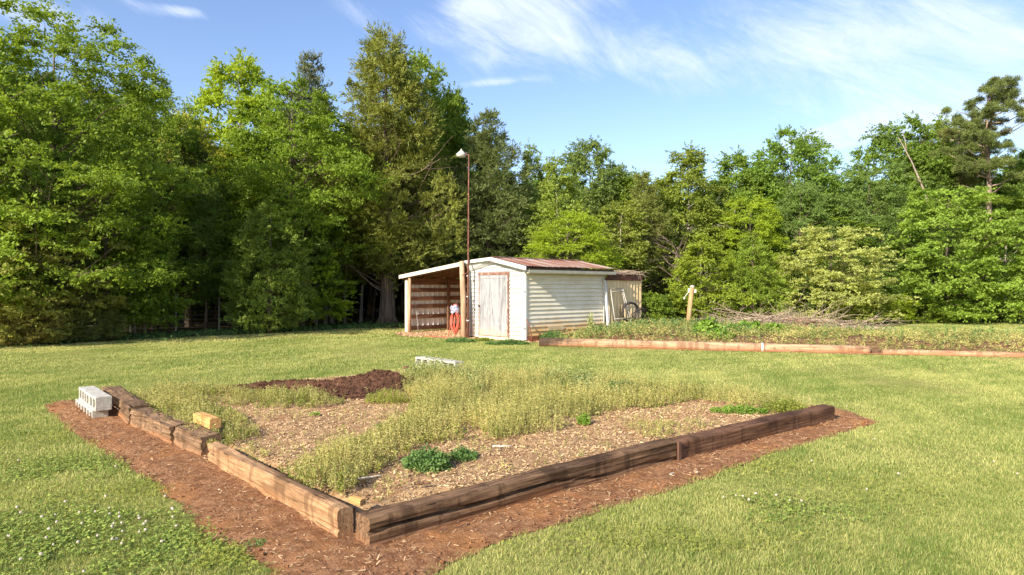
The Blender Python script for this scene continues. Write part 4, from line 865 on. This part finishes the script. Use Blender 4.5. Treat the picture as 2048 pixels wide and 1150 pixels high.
# brush pile
rb = random.Random(17); m = MB()
for k in range(260):
    q = rb.uniform(0, 1); px_ = -1.7+q*5.2+rb.uniform(-.4, .4); hh = max(.03, .42*math.exp(-((q-.42)/.33)**2))
    rand_branch(m, (px_, rb.uniform(-.7, .7), rb.uniform(.02, hh)), (rb.choice((-1, 1))*rb.uniform(.5, 1), rb.uniform(-.45, .45), rb.uniform(-.05, .28)), rb.uniform(.7, 2.0), rb.uniform(.007, .017), rb, .035, 7, 3, 0, .2)
for k in range(24): rand_branch(m, (rb.uniform(-1.4, 2.0), rb.uniform(-.6, .3), rb.uniform(.05, .35)), (rb.choice((-1, 1)), rb.uniform(-.4, .3), rb.uniform(-.05, .15)), rb.uniform(.9, 1.8), rb.uniform(.018, .028), rb, .02, 7, 4, 0, .15)
for k in range(12): rand_branch(m, (rb.uniform(-1.2, 2.2), rb.uniform(-.3, .3), .25), (rb.uniform(-.6, .6), 0, 1), rb.uniform(.5, .8), .008, rb, .0, 6, 3, 0, .35)
bxp, byp = G(1530, 655, .1); tag(m.build('brush_pile', TWIG, loc=(bxp, byp, .08)), 'long heap of dry grey branches beyond the garden', 'brush pile')
m = MB(); rb = random.Random(18)
for k in range(70): rand_branch(m, (rb.uniform(-.7, .9), rb.uniform(-.5, .2), rb.uniform(.05, .38)), (rb.uniform(-1, 1), rb.uniform(-.6, .2), rb.uniform(-.5, .2)), rb.uniform(.3, .8), .012, rb, .05, 5, 2, 0, .3)
tag(m.build('dead_brush', nmat('rusty dead leaves', (.18, .085, .05), (.34, .19, .12), 14, None, .9, .3), loc=(bxp+1.15, byp-.4, .08)), 'reddish brown dead cedar brush on the right of the branch heap', 'brush')

#TREES
# ------------------------------------------------------------------ trees
def tree_proto(seed, H, Rr, z0, ncl, crad, ntw, nlf, ll, lw, prof, flat=.6, updir=.25, trunk_r=.16, bark=None, nlimb=22, droop=0, shell=.35, kind='leaf', lobes=.22, lean=0, trunk_top=.9, twl=.55, jit=.05):
    r = np.random.default_rng(seed)
    # trunk line
    tz = np.linspace(0, H*trunk_top, 9); tx = np.cumsum(r.normal(0, .05*H/10, 9))*np.linspace(0, 1, 9)+lean*tz/H; ty = np.cumsum(r.normal(0, .05*H/10, 9))*np.linspace(0, 1, 9)
    m = MB(); rad = [trunk_r*(1-.88*k/8) for k in range(9)]; rad[0] *= 1.35
    m.tube([(tx[i], ty[i], tz[i]-.05*(i == 0)) for i in range(9)], rad, 9)
    # clump centres
    t = r.uniform(0, 1, ncl*6); pr = prof(t); keep = r.uniform(0, 1, len(t)) < (pr/pr.max())**1.3+.04; t = t[keep][:ncl]; n = len(t)
    a = r.uniform(0, 2*np.pi, n); ph = r.uniform(0, 6.28, 6)
    lob = 1+lobes*(np.sin(2*a+ph[0]+t*3)+.7*np.sin(3*a+ph[1]-t*6)+.6*np.sin(5*a+ph[2]+t*13)+.5*np.sin(t*17+ph[3]))/1.6
    rr = prof(t)*Rr*lob*(shell+(1-shell)*np.sqrt(r.uniform(0, 1, n)))
    cz = z0+t*(H-z0); cx = np.interp(cz, tz, tx)+np.cos(a)*rr; cy = np.interp(cz, tz, ty)+np.sin(a)*rr
    cz = cz-droop*rr; C = np.stack([cx, cy, np.maximum(cz, .25)], -1); out = unit(np.stack([np.cos(a), np.sin(a), np.full(n, updir)], -1))
    # limbs to some of the clumps, twigs to the rest
    sel = r.permutation(n)
    for k, i in enumerate(sel[:nlimb+int(n*.35)]):
        big = k < nlimb; za = max(z0*.6, C[i, 2]-(.55 if big else .4)*rr[i]-.1); za = min(za, tz[-1]); p0 = np.array([np.interp(za, tz, tx), np.interp(za, tz, ty), za]); p1 = C[i]
        mid = (p0+p1)/2+np.array([r.normal(0, .08), r.normal(0, .08), (.12 if big else .05)*np.linalg.norm(p1-p0)]); mid2 = p0*.8+p1*.2+np.array([0, 0, .05])
        w = trunk_r*(.26 if big else .12)*(1-.5*za/H); m.tube([tuple(p0), tuple(mid2), tuple(mid), tuple(p1)], [w, w*.8, w*.55, w*.15], 5 if big else 3, False)
    rq = random.Random(seed)
    for _ in range(14 if H > 5 else 3):
        aa = rq.uniform(0, 6.28); za = rq.uniform(z0*.5, z0+(H-z0)*.5); b0 = Vector((float(np.interp(za, tz, tx)), float(np.interp(za, tz, ty)), za)); dd = Vector((math.cos(aa), math.sin(aa), rq.uniform(.05, .5)))
        rand_branch(m, b0, dd, Rr*rq.uniform(.7, 1.25), trunk_r*.14, rq, 0, 7, 4, 0, .18)
    # twigs and leaves
    cs = crad*r.uniform(.6, 1.35, n)*(1-.25*t)
    d1 = unit(r.normal(size=(n, ntw, 3))*np.array([1, 1, flat])+out[:, None]*.55)
    ln = cs[:, None]*r.uniform(.35, 1.15, (n, ntw)); s = np.sqrt(r.uniform(.02, 1, (n, ntw, nlf)))
    dr = -.12*s**2 if kind == 'leaf' else .10*s**2
    P = C[:, None, None]+d1[:, :, None]*(ln[:, :, None]*s)[..., None]; P[..., 2] += dr*ln[:, :, None]
    P = P+r.normal(0, jit, P.shape)*np.array([1, 1, .6])
    sh = P.shape[:3]; dA = unit(d1[:, :, None]*1.0+r.normal(0, .75 if kind == 'leaf' else .35, sh+(3,))+np.array([0, 0, -.15 if kind == 'leaf' else .25]))
    if kind == 'leaf':
        up = unit(r.normal(0, .62, sh+(3,))+np.array([0, 0, .9])+out[:, None, None]*.45); Bv = unit(np.cross(dA, up))
    else: Bv = unit(np.cross(dA, r.normal(size=sh+(3,))))
    sz = r.uniform(.65, 1.3, sh+(1,)); A = dA*ll/2*sz; B = Bv*lw/2*sz
    P, A, B = [q.reshape(-1, 3) for q in (P, A, B)]
    ok = P[:, 2] > .12; rnd = (np.repeat(r.uniform(0, 1, (n, 1)), ntw*nlf, 1).ravel()*.45+np.repeat(r.uniform(0, 1, (n*ntw, 1)), nlf, 1).ravel()*.2+r.uniform(0, .35, len(P)))
    V, Fq = leaves_quads(P[ok], A[ok], B[ok])
    root = empty('tree'); tr = m.build('trunk', bark or BARK, root, smooth=True)
    cr = npmesh('crown', V, Fq, FOL if kind == 'leaf' else NEEDLE, root, rnd=rnd[ok])
    root['H'] = H; root['R'] = Rr
    return root
pf_oval = lambda t: np.sin(np.pi*(.13+.87*t)**.85)**.7*(1-.15*t)+.02
pf_full = lambda t: np.clip(np.sqrt(np.clip(1-((t-.38)/.66)**2, 0, 1)), .05, 1)
pf_cone = lambda t: (1-t)**.52*(.35+.65*np.clip(t/.12, 0, 1))+.03
pf_col = lambda t: np.clip(np.sin(np.pi*(.1+.88*t))**.6, .05, 1)*(1-.35*t)
pf_up = lambda t: np.sin(np.pi*(.08+.9*t)**1.25)**.75+.02
protos = {
 'oak': tree_proto(1, 10, 3.4, 1.3, 270, .95, 24, 17, .105, .055, pf_full, .36, .2, .17, BARK, 30),
 'oakhi': tree_proto(14, 10, 3.2, 2.7, 230, 1.0, 23, 16, .11, .058, pf_oval, .34, .1, .19, BARK, 30, .05, .35, 'leaf', .35),
 'oak2': tree_proto(2, 10, 3.2, 1.9, 250, 1.0, 22, 16, .11, .058, pf_full, .45, .15, .19, BARK, 28),
 'tall': tree_proto(3, 12, 3.2, 2.2, 300, 1.05, 20, 14, .15, .08, pf_up, .55, .35, .19, BARK, 26),
 'tall2': tree_proto(4, 12, 3.0, 1.8, 290, 1.0, 20, 14, .15, .08, pf_oval, .5, .3, .18, BARKP, 26),
 'maple': tree_proto(5, 6, 2.7, .35, 290, .66, 13, 13, .12, .075, pf_full, .30, .05, .09, BARK, 26, 0, .3, 'leaf', .5),
 'maple2': tree_proto(6, 6, 2.5, .5, 270, .68, 13, 13, .12, .075, pf_oval, .32, .05, .09, BARKP, 24, 0, .3, 'leaf', .5),
 'cedar': tree_proto(7, 12, 3.1, 2.1, 620, .85, 14, 15, .15, .038, pf_cone, .6, .5, .24, BARKC, 34, .1, .3, 'needle', .42),
 'cedarthin': tree_proto(8, 9, 1.9, 1.7, 360, .65, 13, 13, .14, .036, pf_col, .6, .5, .13, BARKC, 26, .1, .2, 'needle', .35),
 'cedarlow': tree_proto(9, 4.6, 1.9, .15, 260, .50, 13, 13, .12, .040, pf_cone, .4, .25, .09, BARKC, 24, .1, .3, 'needle', .2),
 'slender': tree_proto(10, 8, 1.7, 1.0, 190, .7, 12, 12, .13, .065, pf_col, .6, .55, .09, BARKP, 20, 0, .15, 'leaf', .35),
 'sapling': tree_proto(11, 4, 1.3, .5, 90, .5, 10, 10, .12, .07, pf_oval, .4, .2, .045, BARKP, 14, 0, .1, 'leaf', .4),
 'shrub': tree_proto(12, 1.8, 1.2, .05, 80, .42, 11, 11, .10, .055, pf_full, .5, .3, .03, BARK, 10, 0, .2, 'leaf', .3),
}
# pine: bare trunk and flat plates of needles near the top
def pine():
    r = np.random.default_rng(30); root = empty('tree'); m = MB(); H = 13; m.tube([(0, 0, -.05), (.1, 0, 3), (.02, .05, 7), (.12, 0, 10), (.1, 0, 12.6)], [.20, .16, .13, .10, .03], 10); P_, A_, B_, C_ = [], [], [], []
    for k in range(46):
        z = 7.2+5.6*(k/45)**.8; a = r.uniform(0, 6.28); ln = (2.3 if z > 9 else 1.5)*r.uniform(.45, 1.1)*(1-.55*max(0, (z-11.2)/1.8)); e = np.array([.1+math.cos(a)*ln, math.sin(a)*ln, z+.12*ln+r.uniform(0, .3)])
        m.tube([(.08, 0, z-.25), (.08+math.cos(a)*ln*.5, math.sin(a)*ln*.5, z-.1), tuple(e)], [.05, .035, .012], 5, False)
        if z < 8.3 and r.uniform() < .6: continue
        for j in range(5):
            c = e+r.normal(0, 1, 3)*np.array([.40, .40, .10]); n = 260; d0 = unit(r.normal(size=(n, 3))*np.array([1, 1, .6])+np.array([0, 0, .5])); q = r.uniform(.08, .30, (n, 1)); P_.append(c+d0*q); A_.append(unit(d0+r.normal(0, .3, (n, 3)))*.085); B_.append(unit(np.cross(d0, r.normal(size=(n, 3))))*.013); C_.append(np.clip(r.uniform(0, .5)+r.uniform(0, .5, n), 0, 1))
    V, Fq = leaves_quads(np.concatenate(P_), np.concatenate(A_), np.concatenate(B_)); m.build('trunk', BARKN, root, smooth=True); npmesh('crown', V, Fq, NEEDLE, root, rnd=np.concatenate(C_)); root['H'] = H; root['R'] = 2.6; return root
protos['pine'] = pine()
used = set()
def plant_tree(kind, px, Y, top, half, col, label, group=None, rz=None, X=None, name=None):
    pr = protos[kind]; o = pr if kind not in used else copy_tree(pr); used.add(kind)
    x = (px-1024)/F*Y if X is None else X; H = CAMH+(575-top)/F*Y; rad = half/F*Y
    sz = H/pr['H']; sx = rad/pr['R']; sx = min(max(sx, sz*.62), sz*1.6)
    o.location = (x, Y, 0); o.scale = (sx, sx, sz); o.rotation_euler = (0, 0, random.uniform(0, 6.28) if rz is None else rz)
    o.name = name or {'cedar': 'cedar_tree', 'cedarthin': 'cedar_tree', 'cedarlow': 'cedar_tree', 'pine': 'pine_tree', 'maple': 'maple_tree', 'maple2': 'maple_tree', 'sapling': 'young_tree', 'shrub': 'shrub', 'oak': 'oak_tree', 'oak2': 'oak_tree', 'oakhi': 'oak_tree'}.get(kind, 'leafy_tree')
    for c in o.children: c.name = c.name.split('.')[0]; c.color = (min(col[0]*2.5, .42), min(col[1]*2.12, .46), col[2]*2.1, 1)
    tag(o, label, 'shrub' if kind == 'shrub' else 'tree', group); return o
MID = (.088, .145, .018); DKG = (.066, .118, .020); BRT = (.135, .205, .018); YEL = (.165, .200, .030); OLV = (.085, .115, .026); BLU = (.078, .135, .034); PAL = (.150, .185, .045); CED = (.088, .116, .022)
T = plant_tree
T('oak', 110, 20.2, 34, 225, MID, 'tall broad mid green tree filling the left edge of the photograph')
T('oak2', -40, 19.6, 85, 170, DKG, 'dark leafy tree half cut off at the left edge')
T('maple', 40, 19.2, 400, 130, PAL, 'low pale green drooping tree at the bottom of the left tree mass')
T('oakhi', 310, 26, 148, 100, MID, 'rounded green tree just right of the tallest left tree')
T('sapling', 290, 22.3, 440, 75, MID, 'small green tree with low leafy branches over the wire fence')
T('tall', 372, 31, 228, 85, YEL, 'yellow green tree in the gap between the two left tree masses')
T('tall2', 485, 33, 108, 120, BRT, 'bright lime green tree top rising left of the big cedar')
T('oakhi', 590, 27.5, 150, 150, (.085, .145, .016), 'large fresh green tree left of the tall olive cedar')
T('oakhi', 465, 27, 330, 110, (.10, .155, .020), 'loosely branched bright green tree above the small cedar')
T('cedar', 775, 29.2, 66, 140, CED, 'tallest olive brown cedar with a pointed top and thick flared trunk')
T('tall', 845, 33, 112, 70, MID, 'green tree showing right behind the tall cedar')
T('tall2', 905, 34, 175, 85, (.085, .14, .025), 'light green tree top on the right shoulder of the tall cedar')
T('cedarthin', 975, 31, 232, 85, (.062, .09, .028), 'dark slender cedar beside the top of the yard light')
T('cedarthin', 632, 33, 112, 50, (.055, .075, .035), 'grey green cedar tip left of the tallest cedar')
T('cedarlow', 540, 24.2, 400, 90, (.085, .135, .022), 'small dense cedar with branches down to the lawn')
T('cedarthin', 412, 25.5, 360, 45, DKG, 'dark cedar with a bare lower trunk near the lawn edge')
T('cedar', 378, 27.5, 260, 90, (.06, .09, .02), 'dark cedar with a stout trunk left of the small dense cedar')
T('cedarlow', 65, 18.9, 560, 70, (.14, .155, .045), 'drooping yellowish cedar boughs near the ground at far left')
T('cedarlow', 195, 20.4, 585, 55, (.10, .13, .035), 'small feathery cedar under the left trees before the fence')
T('sapling', 270, 21.8, 500, 60, MID, 'thin young tree at the fence with a few low leaves')
T('slender', 606, 26.8, 380, 60, DKG, 'dark trunked tree right of the small dense cedar')
T('slender', 652, 29, 300, 70, MID, 'tree with a bare reddish trunk standing left of the lean-to')
T('sapling', 633, 27, 480, 70, BRT, 'young bright green tree with level leafy branches behind the dark trunk')
T('slender', 1062, 33, 288, 45, (.10, .155, .03), 'narrow light green tree right of the yard light')
T('slender', 1112, 30, 312, 65, (.11, .165, .03), 'light green tree above the shed roof ridge')
T('tall', 1185, 37, 282, 80, (.075, .12, .03), 'tree with twin round tops behind the shed')
T('oak2', 1135, 28, 425, 100, BRT, 'bright yellow green bushy tree just above the shed roof')
T('slender', 1235, 31, 400, 80, (.12, .165, .035), 'light green tree above the annex roof with thin grey branches')
T('tall2', 1270, 36, 340, 65, MID, 'mid green tree behind the annex')
T('tall2', 1375, 35, 292, 85, (.100, .145, .024), 'golden olive tree with a ragged top behind the wooden post')
T('cedarthin', 1300, 33, 350, 60, OLV, 'olive cedar just right of the annex')
T('maple2', 1400, 29.5, 465, 70, (.115, .17, .02), 'yellow green small tree directly behind the wooden post')
T('tall2', 1470, 38, 300, 80, (.085, .145, .025), 'green tree in the middle of the right skyline')
T('tall', 1575, 38, 262, 95, (.08, .145, .025), 'rounded green tree forming the middle hump of the right skyline')
T('oak', 1500, 34, 395, 75, BRT, 'bright lime green tree in the middle of the right woods')
T('cedarlow', 1505, 29.8, 470, 65, MID, 'dark bushy cedar behind the brush pile')
T('oak2', 1600, 35, 365, 75, BLU, 'blue green tree behind the pale small tree')
T('tall2', 1640, 41, 335, 60, (.075, .13, .025), 'green tree at the low dip of the right skyline')
T('oak', 1735, 36, 330, 110, BLU, 'dense blue green tree left of the bare broken trunk')
T('tall', 1810, 42, 238, 90, (.07, .125, .02), 'tall rounded green tree on the right skyline')
T('tall2', 1880, 43, 232, 80, MID, 'tall green tree touching the left side of the pine')
T('maple', 1662, 29.2, 450, 105, (.175, .235, .065), 'pale yellow green spreading tree right of the brush pile')
T('maple2', 1725, 28.6, 565, 55, (.12, .17, .03), 'small tree with a thin trunk at the end of the brush pile')
T('maple', 1895, 31, 372, 120, (.10, .17, .025), 'large light green maple left of the pine trunk')
T('maple2', 2010, 31.5, 415, 100, (.095, .165, .025), 'light green maple below the pine at the right edge')
T('pine', 1978, 37, 178, 88, (.072, .105, .030), 'tall pine with a bare trunk and flat crown at the right edge')
T('pine', 1915, 41, 250, 75, (.085, .11, .03), 'second thinner pine half hidden left of the tall pine')
T('tall', 2075, 40, 300, 90, DKG, 'dark green tree cut off at the right edge behind the pine')
T('oak2', 1820, 33, 420, 80, (.06, .11, .025), 'dark green tree between the pale tree and the big maple')
for i, (px, Y, top, half, c) in enumerate(((1790, 29.8, 590, 35, BRT), (1850, 30.5, 600, 40, MID), (2040, 30.6, 590, 45, MID), (1940, 31.3, 595, 40, DKG), (1450, 30, 590, 45, MID), (1330, 29.8, 590, 45, DKG), (1560, 30.2, 600, 40, DKG), (1290, 28.5, 585, 40, MID), (1760, 31, 570, 60, DKG), (1600, 31, 570, 60, DKG),
        (860, 30, 585, 50, MID), (905, 28.5, 560, 60, DKG), (1000, 29, 520, 60, MID), (1060, 28.5, 520, 70, DKG))):
    T('shrub', px, Y, top, half, c, 'low understory shrub at the shaded edge of the woods', 'understory shrubs at the wood edge')
# bare trunks in the shade under the left canopy
def bare(px, Y, r0, h, label, mat=BARK, lean=0, grp='bare trunks under the left canopy'):
    m = MB(); rr = random.Random(px); n = 7; pts = [(lean*k/n+rr.uniform(-.04, .04)*(k > 0), rr.uniform(-.04, .04), h*k/n-.05*(k == 0)) for k in range(n+1)]
    m.tube(pts, [r0*(1.5 if k == 0 else 1-.45*k/n) for k in range(n+1)], 9); e = empty('tree', ((px-1024)/F*Y, Y, 0), 0, label, 'tree', grp); m.build('trunk', mat, e, smooth=True)
    m = MB()
    for k in range(14): rand_branch(m, (pts[-2][0], pts[-2][1], h*rr.uniform(.55, 1)), (rr.uniform(-1, 1), rr.uniform(-1, 1), .6), rr.uniform(.8, 1.8), r0*.3, rr, 0, 6, 3)
    m.build('crown', mat, e)
bare(568, 30, .10, 5, 'grey trunk just left of the pale sunlit trunk', BARKP)
bare(567+16, 30.2, .16, 5.5, 'pale sunlit trunk between the small cedar and the dark trunk', BARKP, -.2)
bare(630, 31, .07, 4.5, 'thin whitish trunk right of the dark trunk', BARKP)
bare(664, 30.5, .09, 5, 'grey brown trunk right of the reddish trunk', BARKP)
bare(690, 29.5, .05, 4.5, 'slim straight sapling trunk in the shade', BARKP, .1)
bare(722, 31, .07, 5, 'spotted slim trunk left of the flared cedar trunk', BARKP, .25)
bare(745, 32, .05, 4, 'leaning thin trunk beside the flared cedar trunk', BARK, .5)
bare(1355, 30.5, .12, 3.4, 'straight grey trunk left of the wooden post in the right woods', BARK, 0, None)
bare(213-0, 21.3, .07, 4.5, 'dark slim trunk before the wire fence', BARK, 0)
# flared twin trunk base of the tall cedar
m = MB(); rr = random.Random(3)
for k in range(6): a = k*1.05; m.tube([(math.cos(a)*.42, math.sin(a)*.35, -.03), (math.cos(a)*.22, math.sin(a)*.18, .35), (math.cos(a)*.15, math.sin(a)*.12, 1.6), (math.cos(a)*.13, math.sin(a)*.1, 4.2)], [.12, .14, .14, .11], 9)
ce = [o for o in bpy.data.objects if o.name.startswith('cedar_tree') and o.get('label', '').startswith('tallest')][0]
fb = m.build('trunk_base', BARKC, ce, smooth=True); fb.scale = (1/ce.scale[0], 1/ce.scale[1], 1/ce.scale[2])
# dead snags
m = MB(); m.tube([(0, 0, 0), (-.5, 0, 1.6), (-1.15, 0, 3.1), (-1.8, 0, 4.3)], [.065, .055, .035, .012], 8); m.tube([(-.7, 0, 2.0), (-1.2, 0, 2.3), (-1.6, -.1, 2.35)], [.04, .03, .01], 6); m.tube([(-1.4, 0, 3.6), (-1.45, 0, 4.1), (-1.55, .1, 4.6)], [.035, .02, .01], 6); m.tube([(0, 0, 0), (.15, 0, -2.5), (.2, 0, -4.9)], [.11, .14, .18], 8)
X0 = (1868-1024)/F*34.5; tag(m.build('dead_tree', nmat('bleached dead wood', (.22, .17, .13), (.36, .29, .225), 9, None, .9, .3), smooth=True, loc=(X0, 34.5, 4.9)), 'bleached broken bare trunk leaning left of the pine', 'dead tree')
m = MB(); m.tube([(0, 0, 0), (.1, 0, 2), (.15, 0, 3.3), (.6, 0, 4.3)], [.09, .08, .06, .015], 8); X0 = (1680-1024)/F*31.8; tag(m.build('dead_tree', nmat('brown dead wood', (.25, .16, .11), (.4, .29, .2), 9, None, .9, .3), smooth=True, loc=(X0, 31.8, 0)), 'thin brown dead stem poking above the pale spreading tree', 'dead tree')
# woods behind
sky_px = [(-200, 150), (0, 120), (250, 150), (340, 260), (400, 290), (480, 220), (600, 220), (760, 200), (880, 240), (960, 290), (1050, 320), (1200, 330), (1300, 350), (1420, 335), (1600, 315), (1700, 345), (1850, 280), (2048, 280), (2300, 280)]
def skyt(px): return np.interp(px, [a for a, b in sky_px], [b for a, b in sky_px])
rt = random.Random(77); kinds = ['oak', 'oakhi', 'tall', 'tall2', 'oakhi']
for row, (Y, st, ad) in enumerate(((37, 150, 90), (43, 120, 50), (52, 105, 30), (64, 95, 15))):
    px = -150+rt.uniform(0, 60)
    while px < 2250:
        Yj = Y+rt.uniform(-2.0, 2.0)
        if px < 420: Yj -= 9 if row == 0 else 6
        if not (row == 0 and 1000 < px < 1100): T(rt.choice(kinds), px, Yj, float(skyt(px))+ad+rt.uniform(0, 40), 110, rt.choice([MID, DKG, MID, (.06, .11, .02), BLU]), 'leafy tree deep in the woods behind the front rows', 'trees deep in the woods')
        px += st*rt.uniform(.75, 1.2)
for i in range(46):                                                 # shaded undergrowth in the depth of the woods
    px = -80+i*48; Y = float(tl((px-1024)/F*30))+rt.uniform(5, 9)+(12 if px < 900 else 0); T('shrub', px, Y, 540-rt.uniform(0, 50), 75, DKG, 'shaded undergrowth bush within the dark woods', 'undergrowth bushes inside the woods')
# trees left of the frame whose crowns shade the edge of the wood
for X_, Y_, H_ in ((-24, 22, 10), (-19.5, 23.5, 10), (-28, 20, 10), (-22, 28, 11)):
    T('oak2', 0, Y_, 575-(H_-1.6)*F/Y_, 3.3*F/Y_, MID, 'leafy tree beyond the left edge of the lawn', 'trees continuing the left tree line', X=X_)
# wire fence
wf = empty('wire_fence', (-13, 24.5, 0), 0, 'low wire fence with thin pale posts in the shade of the left trees', 'fence')
WIRE = nmat('fence wire', (.35, .36, .36), (.5, .5, .5), 9, None, .5, 0, metal=.3); WPT = nmat('pale fence post', (.42, .42, .38), (.58, .57, .52), 9, None, .7, .1)
fa, fb_ = Vector((-17.5, 22.3, 0)), Vector((-8.5, 27.2, 0)); c0 = Vector((-13, 24.5, 0))
m = MB()
for k in range(8): z = .12+.15*k; m.tube([tuple(fa-c0+Vector((0, 0, z))), tuple(fb_-c0+Vector((0, 0, z)))], .0045, 4, False)
m.build('wire', WIRE, wf)
for k in range(8): p_ = fa.lerp(fb_, k/7)-c0; MB().tube([(p_.x, p_.y, 0), (p_.x, p_.y, 1.45+.3*(k % 2))], .022, 6).build('fence_post', WPT, wf)
# leafy litter and weeds along the wood edge
re_ = np.random.default_rng(260); n = 5200; x = re_.uniform(-19, 24, n); y = tl(x)+re_.normal(.8, .9, n); k = (sd(x, y, SHEDP) < -.2) & (np.abs(x) < y*.8); x, y = x[k], y[k]
weed_obj('edge_weeds', [stems(x, y, np.zeros(len(x)), re_.uniform(.04, .16, len(x)), re_, nl=7, ll=.07, lw=.035, spread=.07)], GRN, 'low green weeds along the shaded wood edge', 'weeds')
